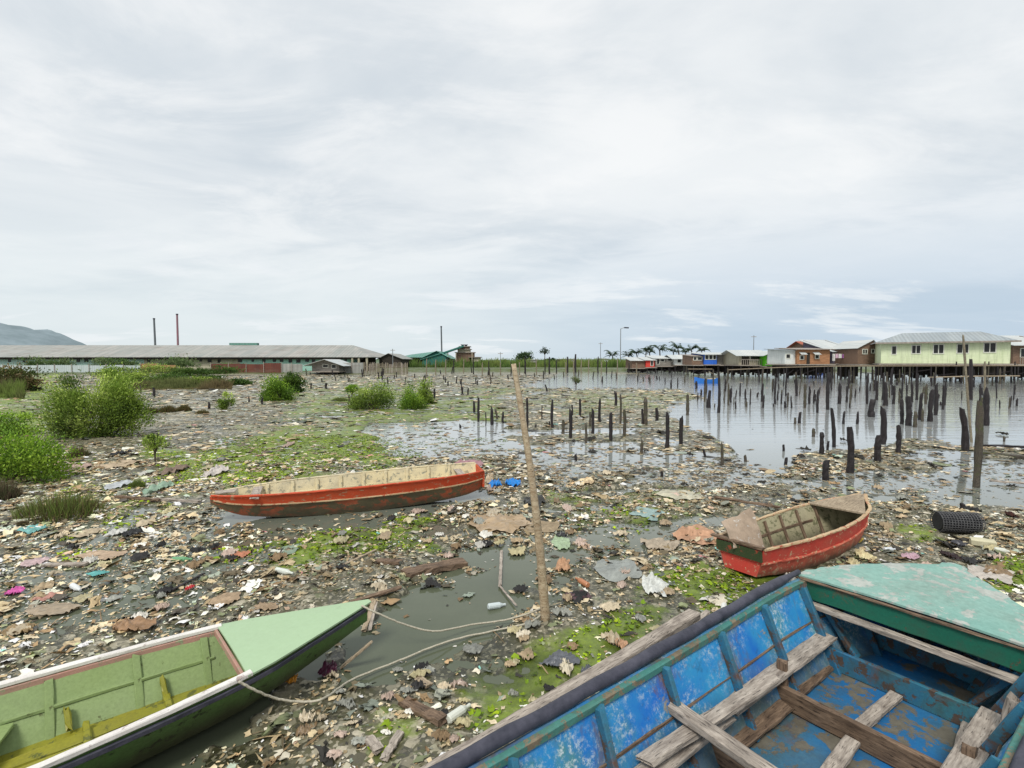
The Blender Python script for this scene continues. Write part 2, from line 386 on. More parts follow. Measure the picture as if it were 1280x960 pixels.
c = g.mix(gs.outputs[2], c, g.mix(g.noise(v0, .4, 6, .7), (.04, .055, .015), (.10, .13, .03)))
wetz = g.step(sz.outputs[2], .0, .045)
c = g.mix(wetz, g.mix(1.0, c, (.34, .36, .28), 'MULTIPLY'), c)
g.bump(g.math('ADD', g.noise(v0, 30, 6, .7), g.math('MULTIPLY', vs_.outputs[2], .5)), .6, .012)
rw = g.math('MAXIMUM', wetz, g.math('MULTIPLY', am, .8))
gm = g.done(c, g.step(g.math('MULTIPLY', rw, g.step(g.noise(v0, .8, 5, .6), .42, .6, .35, 1)), 0, 1, .18, .75), .5)
ground = np_mesh('ground', np.stack([gx, gy, hv], -1), Fq, gm, gcol, smooth=True); tag(ground, kind='structure')
# water: murky, near opaque, gently rippled
w = NT('murky_water'); wv = w.coords((.16, 1.5, 1)); geo = w.n('ShaderNodeNewGeometry'); sw = w.n('ShaderNodeSeparateXYZ'); w.l(geo.outputs['Position'], sw.inputs[0])
rip = w.noise(wv, 1.5, 4, .55, .4); rip2 = w.noise(w.coords((.6, 2, 1)), 9, 3, .5)
far = w.step(sw.outputs[1], 10, 30, .08, 1)
hgt = w.math('MULTIPLY', w.math('ADD', rip, w.math('MULTIPLY', rip2, .06)), far)
w.bump(hgt, .6, .06)
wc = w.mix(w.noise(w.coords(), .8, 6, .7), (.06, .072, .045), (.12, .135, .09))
wc = w.mix(w.step(sw.outputs[1], 6, 16), wc, (.33, .35, .345)); wm = w.done(wc, .05, .5); w.l(w.step(sw.outputs[1], 5, 12, 1.36, 1.8), w.p.inputs['IOR'])  # base colour paled with distance, standing in for brighter sky reflection
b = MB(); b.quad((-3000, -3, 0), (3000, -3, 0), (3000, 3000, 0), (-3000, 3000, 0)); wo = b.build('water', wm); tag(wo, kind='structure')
def GH(x, y): return float(ground_h(np.array([float(x)]), np.array([float(y)]))[0])
def GZ(x, y): return max(GH(x, y), 0.0)
def gps(px, py):                           # on the real ground surface
    p = gp(px, py)
    for _ in range(3): p = gp(px, py, GZ(p.x, p.y))
    return p
# hills
def hill(name, pts, Y, depth, a, b_, seed):
    m = NT(name+'_mat'); n_ = m.noise(m.coords(), .012, 8, .7); g_ = m.step(n_, .3, .7); m.done(m.mix(g_, a, b_), 1, 0)
    P = np.array(pts, float); N = 160; xs = np.linspace(P[0, 0], P[-1, 0], N); yy = np.interp(xs, P[:, 0], P[:, 1])
    rows = 14; V = []; 
    for j in range(rows):
        t = j/(rows-1)
        for i in range(N):
            q = at(xs[i], yy[i], Y); z = (q.z+2)*math.sin(t*math.pi/2)**.8+(fbm(np.array([i/7.]), np.array([j/3.]), seed, 4)[0]-.5)*.10*Y/16*t*(.7 if t == 1 else 1)+((fbm(np.array([i/2.3]), np.array([j/2.]), seed+9, 3)[0]-.5)*Y*.006*t if Y > 1200 else 0)
            V.append((q.x, Y-depth*(1-t), z-2))
    V = np.array(V); ix = np.arange(rows*N).reshape(rows, N)
    Q = np.stack([ix[:-1, :-1], ix[:-1, 1:], ix[1:, 1:], ix[1:, :-1]], -1).reshape(-1, 4)
    o = np_mesh(name, V, Q, m.m, smooth=True); tag(o, kind='structure')
hill('hills', [(-700, 418), (-400, 408), (-150, 398), (-40, 400), (0, 403), (22, 407), (35, 408), (48, 413), (60, 412), (80, 418), (95, 425), (108, 431), (130, 446), (150, 455)], 1500, 500, (.15, .195, .21), (.27, .33, .36), 71)  # distance haze is put into the bluish grey of the hills
hill('far_shore', [(-700, 447), (0, 449), (300, 450), (600, 449.5), (700, 450), (800, 449), (1000, 449.5), (1280, 449), (2000, 447)], 1100, 150, (.07, .10, .05), (.16, .21, .15), 72)

# ------------------------------------------------------------------ label registry for repeats
REG = []
def reg(o, base, cat, px, group=None, py=0): o['category'] = cat; REG.append([o, base, px, group, py]); return o
ORD = ['leftmost', 'second from left', 'third from left', 'fourth from left', 'fifth from left', 'sixth from left', 'seventh from left', 'eighth from left', 'ninth from left', 'tenth from left', 'eleventh from left', 'twelfth from left']

# ------------------------------------------------------------------ boats
def interp_stations(st, n=30):
    st = np.array(st, float); t = np.linspace(st[0, 0], st[-1, 0], n); out = []
    # cosine-smoothed cubic (Catmull-Rom) interpolation
    for x in t:
        i = int(np.clip(np.searchsorted(st[:, 0], x)-1, 0, len(st)-2)); a, b_ = st[i], st[i+1]
        f = (x-a[0])/(b_[0]-a[0]); m0 = (st[min(i+1, len(st)-1)]-st[max(i-1, 0)])/max(1e-6, st[min(i+1, len(st)-1), 0]-st[max(i-1, 0), 0])
        m1 = (st[min(i+2, len(st)-1)]-st[i])/max(1e-6, st[min(i+2, len(st)-1), 0]-st[i, 0]); h = b_[0]-a[0]
        v = (2*f**3-3*f**2+1)*a+(f**3-2*f**2+f)*h*m0+(-2*f**3+3*f**2)*b_+(f**3-f**2)*h*m1
        v[0] = x; out.append(v)
    return np.array(out)
class Boat:
    """stations: x, half beam at gunwale, half beam at chine, z gunwale, z bottom"""
    def __init__(s, root, st, zc=.55, th=.022): s.root = root; s.st = interp_stations(st); s.zc = zc; s.th = th
    def at(s, x): return [np.interp(x, s.st[:, 0], s.st[:, k]) for k in range(1, 5)]
    def wall(s, x, f, side, inset=0.0):    # point on the side; f=1 gunwale, f=0 chine
        wg, wf, zg, zf = s.at(x); w = wf+(wg-wf)*f
        return Vector((x, side*(max(w-inset, .0)), zf+(zg-zf)*f))
    def hull(s, mats, split=.55, jit=.003):
        b = MB(); n = len(s.st); rings = []
        for r in s.st:
            x, wg, wf, zg, zf = r; wm = wf+(wg-wf)*split; zm = zf+(zg-zf)*split; th = min(s.th, wg*.6)
            o = [(-wg, zg), (-wm-.004, zm), (-wf, zf), (wf, zf), (wm+.004, zm), (wg, zg)]
            i_ = [(-wg+th, zg), (-max(wm-th, .001), zm), (-max(wf-th, .001), zf+th), (max(wf-th, .001), zf+th), (max(wm-th, .001), zm), (wg-th, zg)]
            rings.append([(x, y, z) for y, z in o]+[(x, y, z) for y, z in i_])
        vs = [tuple(c+random.uniform(-jit, jit) for c in p) for r in rings for p in r]; fs = []; mi = []
        for i in range(n-1):
            a, c = i*12, (i+1)*12
            for k in range(5):
                fs.append((a+k, a+k+1, c+k+1, c+k)); mi.append(0 if k in (0, 4) else 1)
                fs.append((a+6+k, c+6+k, c+7+k, a+7+k)); mi.append(2 if k != 2 else 3)
            fs.append((a, c, c+6, a+6)); mi.append(2); fs.append((a+5, a+11, c+11, c+5)); mi.append(2)
        for e in (0, (n-1)*12):
            for k in range(5): fs.append((e+k, e+k+1, e+7+k, e+6+k)); mi.append(0)
        for e in (0, (n-1)*12): fs.append(tuple(e+k for k in range(6))); mi.append(4)
        b.v = vs; b.f = fs; b.m = mi
        return b.build('hull', mats, s.root)
    def rail(s, name, x0, x1, side, w, h, mat, off=0.0, dz=0.0, n=24, f=1.0, jit=.0015):
        b = MB(); pts = []
        for i in range(n+1):
            p = s.wall(x0+(x1-x0)*i/n, f, side, -off); p.z += dz; pts.append(p)
        b.sweep(pts, w, h, jit=jit); return b.build(name, mat, s.root)
    def rib(s, x, side, mat, f0=0.0, f1=1.0, w=.035, d=.03, name='rib'):
        a = s.wall(x, f0, side, s.th+d/2); c = s.wall(x, f1, side, s.th+d/2)
        nrm = Vector((0, -side, .4)).normalized()
        return plank(name, a, c, w, d, mat, s.root, n=5, jit=.002, up=nrm)

# --- blue boat (foreground right)
A0 = gp(1000, 722, .75); ub = Vector((.80, .60, 0)); vb = Vector((.6, -.8, 0))
HB = .68
O = A0+vb*HB; rz = math.atan2(ub.y, ub.x)
blue = thing('wooden_boat', 'large peeling blue open wooden boat with mint green foredeck in the foreground', 'boat', (O.x, O.y, 0), rz)
# local: +x toward the bow, +y to its left side (photo left), z up
M['blue_in'] = None
def blue_paint():
    m = NT('peeling_blue_paint'); v = m.coords(); v3 = m.coords((1, 1, .35))
    big = m.noise(v, 2.2, 5, .6); c = m.mix(m.step(big, .35, .62), (.008, .13, .48), (.03, .27, .50))
    teal = m.noise(v, 3.1, 6, .65, .3); c = m.mix(m.step(teal, .50, .64, 0, .85), c, (.07, .23, .24))
    sc = m.noise(v, 34, 6, .85); scm = m.math('MULTIPLY', m.step(sc, .50, .60), m.step(m.noise(v, 3.1, 6, .65), .42, .60)); c = m.mix(m.math('MULTIPLY', scm, .95), c, (.50, .58, .60))
    ru = m.noise(v3, 3.6, 7, .72, .5); c = m.mix(m.step(ru, .57, .68, 0, .9), c, (.15, .075, .04))
    pale = m.noise(v, 5.5, 8, .75, .4); pm = m.step(pale, .62, .66); c = m.mix(pm, c, m.mix(m.noise(v, 40, 4), (.18, .16, .12), (.36, .34, .28)))
    dk = m.noise(v, 7, 8, .75); c = m.mix(m.step(dk, .56, .74, 0, .75), c, (.02, .03, .035))
    sp_ = m.n('ShaderNodeSeparateXYZ'); m.l(m.coords(), sp_.inputs[0]); zz = m.math('ADD', sp_.outputs[2], m.math('MULTIPLY', m.math('SUBTRACT', m.noise(v3, 5, 6, .7), .5), .35))
    c = m.mix(m.step(zz, .22, .48, .85, 0), c, m.mix(m.noise(v, 9, 5), (.03, .07, .08), (.13, .14, .12)))
    c = m.mix(m.step(zz, .66, .76, 0, .7), c, m.mix(m.noise(v, 14, 5), (.12, .07, .04), (.08, .22, .2)))
    m.bump(m.math('ADD', m.noise(v, 60, 4), pm), .4, .003); return m.done(c, .5, .4)
M['blue_in'] = blue_paint()
M['blue_out'] = paint('dark_blue_outside', (.02, .06, .2), (.03, .1, .16), (.2, .18, .14), .4)
M['blue_floor'] = paint('worn_blue_floor', (.012, .13, .36), (.05, .17, .21), (.15, .14, .11), .50, 2.6, .45, .15, .7)
M['green_board'] = paint('dark_green_board', (.012, .12, .075), (.02, .16, .10), (.12, .07, .04), .22, 5, .5, .3, .6)
M['mint'] = paint('mint_deck_paint', (.18, .36, .31), (.30, .45, .39), (.42, .45, .41), .44, 2.2, .75, 0, .5)
M['teal_rim'] = paint('teal_rim', (.05, .20, .18), (.09, .24, .19), (.22, .18, .12), .40, 3, .6, .1, .8)
M['blue_rib'] = paint('blue_rib', (.02, .13, .28), (.045, .19, .22), (.10, .07, .055), .40, 6, .6, .15, .8)
bb = Boat(blue, [(-4.9, .5, .3, .78, .2), (-4.0, .64, .42, .74, .16), (-2.5, .685, .45, .72, .13), (-1.2, .70, .45, .725, .14), (0, .68, .41, .755, .17), (.4, .53, .29, .765, .20), (.75, .31, .14, .77, .26), (1.02, .05, .02, .78, .42)], th=.028)
bb.hull([M['blue_out'], M['blue_out'], M['blue_in'], M['blue_floor'], M['blue_out']])
# seams of the planking: thin battens along the inside of each side
for sd_ in (1, -1):
    bb.rail('batten', -4.6, .55, sd_, .012, .012, M['brown_wood'], off=-.031, f=.57, jit=.004)
    bb.rail('rim', -4.6, .06, sd_, .035, .045, M['teal_rim'], off=-.040, dz=-.02)
# rubber tube fender along the rim
for sd_ in (1, -1):
    b = MB(); pts = []
    for i in range(41):
        p = bb.wall(-4.6+4.6*i/40, 1, sd_, -.012); p.z += .03+.004*math.sin(i*1.3); pts.append(p)
    b.tube(pts, [.033*(1+.05*math.sin(i*2.1)) if i < 39 else .02 for i in range(41)], 12); o = b.build('fender', M['rubber'], blue, smooth=True)
    o['label'] = 'black rubber tube running along the rim'
for k, x in enumerate((-.1, -.62, -1.16, -1.72, -2.26, -2.8, -3.35, -3.9)):
    for sd_ in (1, -1): bb.rib(x, sd_, M['blue_rib'], .05 if k else .0, .97, .035, .055)
# floor frames and boards
def frame(x, z, t0, t1, mat, h=.12, w=.032, jit=.003):
    return plank('floor_frame', (x, t0, z), (x+random.uniform(-.02, .02), t1, z), w, h, mat, blue, jit=jit)
frame(-.07, .27, .47, -.47, M['blue_rib'], .15)
frame(-.75, .25, .47, -.5, M['brown_wood'], .14, .035)
frame(-1.5, .24, .5, -.52, M['brown_wood'], .13, .035); frame(-2.3, .24, .5, -.52, M['brown_wood'], .13, .035); frame(-3.1, .25, .5, -.5, M['brown_wood'], .13, .035)
frame(.42, .30, .32, -.32, M['blue_rib'], .12)
for (x0, y0, x1, y1, w_) in ((-.11, .44, -.72, .44, .11), (-.10, .02, -.72, .06, .075), (-.8, .03, -1.46, 0, .08), (-.10, -.34, -.73, -.40, .07), (-.78, .42, -1.45, .43, .12), (-1.55, .05, -2.25, .02, .08), (-.8, -.38, -1.45, -.4, .1)):
    plank('floor_board', (x0, y0, .225), (x1, y1, .215), w_, .03, M['brown_wood' if w_ > .09 else 'grey_wood'], blue, jit=.003)
# seat riser planks along each side, broken thwarts
rs = plank('seat_riser', bb.wall(-.05, .42, 1, .07), bb.wall(-1.35, .42, 1, .075), .12, .028, M['grey_wood'], blue, n=14, jit=.003); rs['label'] = 'grey weathered riser plank'
plank('seat_riser', bb.wall(-1.38, .41, 1, .08), bb.wall(-4.0, .42, 1, .08), .12, .028, M['grey_wood'], blue, n=14, jit=.003)
plank('seat_riser', bb.wall(-.2, .42, -1, .075), bb.wall(-4.0, .42, -1, .08), .12, .028, M['grey_wood'], blue, n=14, jit=.003)
pl = plank('loose_plank', (-.95, .40, .47), (-2.1, .47, .45), .085, .03, M['grey_wood'], blue, n=10, jit=.004)
th = plank('thwart', (-1.72, .60, .51), (-1.80, -.62, .50), .085, .055, M['grey_wood'], blue, n=10, jit=.003)
plank('thwart', (-2.9, .62, .5), (-2.95, -.62, .5), .14, .04, M['grey_wood'], blue, n=10)
for (x, y) in ((-.74, .44), (-.74, -.44), (-1.72, .5)): plank('upright', (x, y, .16), (x+.01, y*1.05, .46), .06, .04, M['brown_wood'], blue, n=4, up=(1, 0, 0))
plank('upright', (-.42, -.52, .17), (-.36, -.58, .62), .09, .05, M['grey_wood'], blue, n=6, up=(1, 0, 0))
# bow bulkhead: green board, deck beam, knees, stem inside
b = MB(); b.sweep([(-.012, .665-1.33*i/12, .690+.002*math.sin(i)) for i in range(13)], .03, .135, jit=.003); o = b.build('bulkhead_board', M['green_board'], blue)
plank('deck_beam', (-.045, .62, .595), (-.05, -.63, .575), .045, .04, M['grey_wood'], blue, n=10)
plank('rim_cap', (-.035, .66, .765), (-.035, -.68, .765), .022, .014, M['brown_wood'], blue, n=12, jit=.003)
for sd_ in (1, -1):
    plank('knee', (.02, sd_*.60, .70), (.08, sd_*.32, .28), .035, .07, M['blue_rib'], blue, n=5, up=(1, 0, 0))
    bb.rib(.35, sd_, M['blue_rib'], .0, .9, .035, .05); bb.rib(.6, sd_, M['blue_rib'], .0, .9, .035, .05)
plank('stem_post', (.93, 0, .36), (.98, 0, .78), .08, .07, M['blue_rib'], blue, n=4, up=(1, 0, 0))
# fore deck: cambered triangular sheet, ragged edge
b = MB(); rows = 16; colsn = 12; vs = []
for i in range(rows+1):
    x = -.02+1.10*i/rows; wg = float(np.interp(x, bb.st[:, 0], bb.st[:, 1])) if x < 1.02 else .04
    zg = float(np.interp(x, bb.st[:, 0], bb.st[:, 3]))
    for j in range(colsn+1):
        t = j/colsn*2-1; wob = .012*math.sin(i*2.7+t*3)*(abs(t) > .9)
        vs.append((x+random.uniform(-.002, .002), t*(wg+.03+wob), zg+.022+.018*(1-t*t)+random.uniform(-.0015, .0015)))
fs = [(i*(colsn+1)+j, (i+1)*(colsn+1)+j, (i+1)*(colsn+1)+j+1, i*(colsn+1)+j+1) for i in range(rows) for j in range(colsn)]
nv = len(vs); vs += [(x, y, z-.014) for x, y, z in vs]; fs += [tuple(k+nv for k in reversed(f)) for f in fs]
edge = [j for j in range(colsn+1)]+[i*(colsn+1)+colsn for i in range(1, rows+1)]+[rows*(colsn+1)+j for j in range(colsn-1, -1, -1)]+[i*(colsn+1) for i in range(rows-1, 0, -1)]
fs += [(edge[k], edge[(k+1) % len(edge)], edge[(k+1) % len(edge)]+nv, edge[k]+nv) for k in range(len(edge))]
b.add(vs, fs); o = b.build('foredeck', M['mint'], blue); o['label'] = 'flaking mint green foredeck'
# long grey beam lying beside the blue boat
p0 = gp(868, 768, .55); p1 = gp(548, 965, .60)
d_ = (p1-p0); o = plank('timber_beam', p0, p0+d_*2.2, .095, .06, M['grey_wood'], None, n=20, jit=.005)
o2 = tag(o, 'long grey weathered timber beam lying along the outside of the large blue boat', 'timber')

# --- green boat (bottom left)
ZG = .385; tip = gp(462, 752, ZG+.02); cL = gp(273, 785, ZG); cR = gp(310, 848, ZG); mid = (cL+cR)/2
ax = Vector((.745, .667, 0)).normalized(); rz = math.atan2(ax.y, ax.x)
M['gin'] = paint('olive_green_inside', (.22, .30, .11), (.26, .35, .15), (.12, .15, .05), .12, 4, .55, 0, .25)
M['gfloor'] = paint('algae_floor', (.22, .22, .025), (.30, .28, .03), (.12, .13, .03), .3, 4, .35, 0, .4)
M['gdeck'] = paint('pale_green_deck', (.34, .47, .29), (.38, .52, .33), (.35, .48, .3), .10, 2, .55, 0, .15, fine_amt=.06)
M['gout'] = paint('dark_green_outside', (.10, .20, .055), (.13, .24, .08), (.03, .05, .02), .3, 4, .45, 0, .4, low=(.10, .26))
M['white_rail'] = paint('white_rail', (.78, .76, .72), (.70, .66, .62), (.45, .36, .33), .2, 7, .55, 0, .15)
M['pink_rail'] = paint('faded_pink_rail', (.46, .25, .20), (.40, .26, .20), (.3, .33, .2), .3, 7, .6, 0, .2)
gb = thing('wooden_boat', 'pale green wooden boat with white rails and triangular deck at bottom left', 'boat', (mid.x, mid.y, 0), rz)
wg0 = (cL-cR).length/2
tipl = (tip-mid).dot(ax)
B2 = Boat(gb, [(-3.8, .44, .26, ZG+.02, .08), (-2.5, .60, .40, ZG-.01, .045), (-1.2, .54, .34, ZG-.01, .045), (0, wg0*.985, .22, ZG, .075), (tipl*.5, wg0*.54, .08, ZG+.01, .13), (tipl*.97, .025, .01, ZG+.02, .26)], th=.02)
B2.hull([M['gout'], M['gout'], M['gin'], M['gfloor'], M['gout']])
for sd_ in (1, -1):
    o = B2.rail('rail', -3.55, .02, sd_, .044, .03, M['white_rail'], off=-.01, dz=.018, n=40)
    B2.rail('rail_underside', -3.55, -.01, sd_, .02, .05, M['pink_rail'] if sd_ == 1 else M['gin'], off=-.03, dz=-.025, n=40)
    B2.rail('rubbing_strake', -3.55, tipl*.94, sd_, .018, .03, M['rubber'], off=.008, dz=-.03, n=40)
    B2.rail('batten', -3.5, -.05, sd_, .018, .022, M['gin'], off=-.026, f=.5, n=30)
    for x in (-.10, -.50, -.95, -1.32, -1.8, -2.3, -2.8): B2.rib(x, sd_, M['gin'], .02, .93, .045, .02)
for x in (-.36, -.78, -1.5, -2.2, -2.9):
    plank('floor_frame', (x, .23, .10), (x, -.23, .10), .04, .06, M['gfloor'], gb)
for (x, y) in ((-.36, .24), (-.86, .28)): plank('knee', (x, y-.01, .10), (x-.01, y+.06, .20), .05, .03, M['gfloor'], gb, n=3, up=(1, 0, 0))
for y in (.12, .0, -.12): plank('floor_board', (-.05, y, .105), (-3.3, y*1.1, .08), .10, .014, M['gfloor'], gb, n=20)
plank('thwart', (-1.22, .42, .19), (-1.5, -.38, .19), .24, .022, M['gin'], gb, n=6)
plank('thwart', (-2.4, .48, .28), (-2.4, -.48, .28), .22, .022, M['gin'], gb, n=6)
b = MB(); rows = 18; colsn = 8; vs = []
for i in range(rows+1):
    x = -.005+(tipl+.005)*i/rows; wg = float(np.interp(x, B2.st[:, 0], B2.st[:, 1])) if i < rows else .012
    for j in range(colsn+1):
        t = j/colsn*2-1; vs.append((x, t*(wg+.014), ZG+.022+.012*i/rows+.012*(1-t*t)*(1-i/rows)))
fs = [(i*(colsn+1)+j, (i+1)*(colsn+1)+j, (i+1)*(colsn+1)+j+1, i*(colsn+1)+j+1) for i in range(rows) for j in range(colsn)]
nv = len(vs); vs += [(x, y, z-.012) for x, y, z in vs]; fs += [tuple(k+nv for k in reversed(f)) for f in fs]
edge = [j for j in range(colsn+1)]+[i*(colsn+1)+colsn for i in range(1, rows+1)]+[rows*(colsn+1)+j for j in range(colsn-1, -1, -1)]+[i*(colsn+1) for i in range(rows-1, 0, -1)]
fs += [(edge[k], edge[(k+1) % len(edge)], edge[(k+1) % len(edge)]+nv, edge[k]+nv) for k in range(len(edge))]
b.add(vs, fs); b.build('foredeck', M['gdeck'], gb)
b = MB(); b.sweep([(-.018, wg0*.96-wg0*1.92*i/8, ZG-.015) for i in range(9)], .02, .05); b.build('deck_edge_board', M['pink_rail'], gb)

# --- long red boat (left middle)
lt = gp(262, 622, .40); rt = gp(603, 594, .44)
cen0 = gp(256, 624, .38)+Vector((.0, .16, 0)); cen1 = gp(607, 594, .44)+Vector((-.12, .30, 0)); d_ = cen1-cen0; Lr = d_.length; rz = math.atan2(d_.y, d_.x)
M['red'] = paint('faded_red_paint', (.56, .06, .02), (.62, .10, .035), (.5, .3, .18), .27, 6, .55, 0, .3, (.5, 1, 1))
M['hull_brown'] = paint('dirty_brown_hull', (.17, .12, .065), (.13, .115, .065), (.44, .11, .05), .46, 3, .6, .2, .6, (.5, 1, 1), low=(.02, .14))
M['cream_in'] = paint('cream_inside', (.72, .62, .38), (.64, .57, .40), (.34, .33, .25), .35, 5, .65, 0, .35)
M['cream_strip'] = paint('cream_strip', (.55, .42, .25), (.5, .35, .2), (.40, .08, .04), .35, 9, .6, 0, .2)
lr = thing('wooden_boat', 'long narrow red boat with cream inside lying on the mud at left centre', 'boat', (cen0.x, cen0.y, .0), rz)
lr.rotation_euler = (R(5), R(-.6), rz); lr.location.z = .035
B3 = Boat(lr, [(0, .05, .02, .37, .24), (.35, .20, .10, .375, .07), (1.0, .33, .22, .385, .0), (2.2, .39, .29, .40, -.03), (3.3, .38, .27, .42, .0), (Lr-.25, .31, .20, .435, .05), (Lr, .25, .14, .45, .12)], th=.02)
B3.hull([M['red'], M['hull_brown'], M['cream_in'], M['cream_in'], M['hull_brown']], split=.62)
for sd_ in (1, -1):
    B3.rail('rail', .02, Lr-.02, sd_, .035, .022, M['red'] if sd_ == -1 else M['cream_in'], off=.0, dz=.012, n=40, jit=.003)
    B3.rail('strake', .05, Lr-.02, sd_, .018, .02, M['cream_strip'], off=.010, f=.60, n=40, jit=.003)
    for k in range(9): B3.rib(.75+k*.37, sd_, M['cream_in'], .0, 1.0, .05, .03)
o = B3.rail('inner_stringer', .6, Lr-.3, 1, .02, .03, M['cream_in'], off=-.03, f=.55)
for x in (.62, Lr-.35): plank('thwart', (x, .30, .36), (x, -.30, .36), .13, .02, M['grey_wood'], lr, n=5)
plank('bow_plank', (.05, .02, .40), (.34, .03, .40), .14, .02, M['grey_wood'], lr, n=4)
b = MB(); b.box(Lr-.02, Lr+.012, -.235, .235, .16, .44); b.build('transom', M['red'], lr)

# --- small red boat (right)
stern = (gp(950, 685, .38)+gp(904, 672, .38))/2; bow = gp(1083, 625, .50); d_ = bow-stern; d_.z = 0; Ls = d_.length; rz = math.atan2(d_.y, d_.x)
M['red2'] = paint('chalky_red_paint', (.60, .045, .035), (.58, .10, .07), (.66, .48, .30), .27, 8, .6, 0, .2)
M['red2_low'] = paint('faded_pink_red_paint', (.58, .17, .10), (.52, .09, .06), (.6, .42, .27), .35, 8, .6, 0, .3, low=(.02, .13))
M['olive_in'] = paint('mossy_inside', (.32, .30, .18), (.42, .38, .25), (.17, .17, .09), .4, 5, .7, 0, .5, low=(.03, .2))
sr = thing('wooden_boat', 'small worn red rowing boat with plywood sheet in stern on the mud at right', 'boat', (stern.x, stern.y, .0), rz)
sr.rotation_euler = (R(-3), R(-1), rz)
B4 = Boat(sr, [(0, .30, .20, .36, .05), (.7, .40, .28, .37, .0), (1.5, .42, .28, .40, .0), (2.2, .30, .18, .45, .05), (Ls-.22, .14, .06, .49, .14), (Ls, .025, .01, .53, .30)], th=.02)
B4.hull([M['red2'], M['red2_low'], M['olive_in'], M['olive_in'], M['red2']], split=.5)
for sd_ in (1, -1):
    B4.rail('rail', .0, Ls-.03, sd_, .04, .02, M['cream_strip'], off=-.005, dz=.010, n=40, jit=.004)
    B4.rail('strake', .0, Ls-.04, sd_, .02, .022, M['red2_low'], off=.010, f=.5, n=40, jit=.004)
    for k in range(6): B4.rib(.35+k*.33, sd_, M['brown_wood'], .0, .95, .03, .035)
b = MB(); b.poly([(-.02, -.30, .37), (-.02, .30, .37), (-.02, .26, .24), (-.02, -.26, .24)]); 
b = MB(); b.box(-.028, -.004, -.285, .285, .235, .355); o = b.build('transom_board', paint('dark_green_transom', (.03, .055, .02), (.05, .07, .03), (.3, .06, .03), .3), sr)
plank('transom_cap', (-.01, .34, .385), (-.01, -.31, .385), .06, .03, M['brown_wood'], sr, n=6)
b = MB(); pts = []
b.slab([(1.95, -.36, .455), (Ls-.06, -.03, .54), (Ls-.06, .03, .54), (1.95, .36, .455)], .02); b.build('bow_deck', M['pale_wood'], sr)
B4.rail('inner_stringer', .1, 1.9, 1, .015, .03, M['brown_wood'], off=-.03, f=.55); B4.rail('inner_stringer', .1, 1.9, -1, .015, .03, M['brown_wood'], off=-.03, f=.55)
# plywood sheet leaning in the stern
M['ply'] = paint('old_plywood', (.40, .31, .23), (.33, .25, .18), (.58, .55, .5), .25, 7, .7, 0, .4)
q = [at(903, 652, 5.90), at(940, 636, 6.05), at(958, 690, 5.80), at(918, 684, 5.62)]
b = MB(); cen = sum(q, Vector())/4; nrm = (q[1]-q[0]).cross(q[3]-q[0]).normalized()
n_ = 6; grid = []
for side in (0, 1):
    for i in range(n_+1):
        for j in range(n_+1):
            u, v = i/n_, j/n_; p = (q[0]*(1-u)+q[1]*u)*(1-v)+(q[3]*(1-u)+q[2]*u)*v
            e = (.018 if (i in (0, n_) or j in (0, n_)) else .003); p = p+Vector((random.uniform(-e, e), random.uniform(-e, e)*.4, random.uniform(-e, e)))*(1 if side == 0 else 0)
            if side == 1: p = Vector(grid[i*(n_+1)+j])+nrm*.012
            grid.append(p)
k1 = (n_+1)**2; fs = [(i*(n_+1)+j, (i+1)*(n_+1)+j, (i+1)*(n_+1)+j+1, i*(n_+1)+j+1) for i in range(n_) for j in range(n_)]
fs += [tuple(k1+k for k in reversed(f)) for f in fs]
ring = [j for j in range(n_+1)]+[i*(n_+1)+n_ for i in range(1, n_+1)]+[n_*(n_+1)+j for j in range(n_-1, -1, -1)]+[i*(n_+1) for i in range(n_-1, 0, -1)]
fs += [(ring[k], ring[(k+1) % len(ring)], ring[(k+1) % len(ring)]+k1, ring[k]+k1) for k in range(len(ring))]
b.add(grid, fs); tag(b.build('plywood_sheet', M['ply']), 'brown weathered plywood sheet standing in the stern of the small red boat', 'board')

# footprints used to keep litter out of the boats
def foot(bt, root, n=14):
    bpy.context.view_layer.update(); pts = []
    xs = np.linspace(bt.st[0, 0], bt.st[-1, 0], n)
    for sd_ in (1, -1):
        for x in (xs if sd_ == 1 else xs[::-1]): p = root.matrix_basis @ bt.wall(x, .6, sd_); pts.append((p.x, p.y))
    return pts
FOOT = [foot(bb, blue), foot(B2, gb), foot(B3, lr), foot(B4, sr)]

# ------------------------------------------------------------------ bamboo pole and ropes
pb = gps(682, 774); pt = Vector((.012, pb.y-.12, H-.02))
b = MB(); pts = []; rs_ = []
for i in range(41):
    t = i/40; p = pb*(1-t)+pt*t; p = p+Vector((.035*math.sin(t*3.1), 0, -.15*(1-t) if i == 0 else 0)); node = (i % 6 == 5)
    pts.append(p); rs_.append((.043-.021*t)*(1.10 if node else 1)*(1+.03*math.sin(i*1.7)))
b.tube(pts, rs_, 12); tag(b.build('bamboo_pole', M['bamboo'], smooth=True), 'tall bare bamboo pole leaning slightly left with a rope tied round its foot', 'pole')
def rope(name, P, r, label, lift=.02):
    P = [Vector(p) for p in P]; out = []
    for i in range(len(P)-1):
        a, b0, c0, d0 = P[max(i-1, 0)], P[i], P[i+1], P[min(i+2, len(P)-1)]
        for k in range(8):
            t = k/8; out.append(.5*((2*b0)+(c0-a)*t+(2*a-5*b0+4*c0-d0)*t*t+(3*b0-a-3*c0+d0)*t**3))
    out.append(P[-1]); out = [p+Vector((random.uniform(-.003, .003), random.uniform(-.003, .003), 0)) for p in out]
    b = MB(); b.tube(out, r, 6); return tag(b.build(name, M['rope'], smooth=True), label, 'rope')
def gl(px, py, dz=.03): p = gps(px, py); p.z += dz; return p
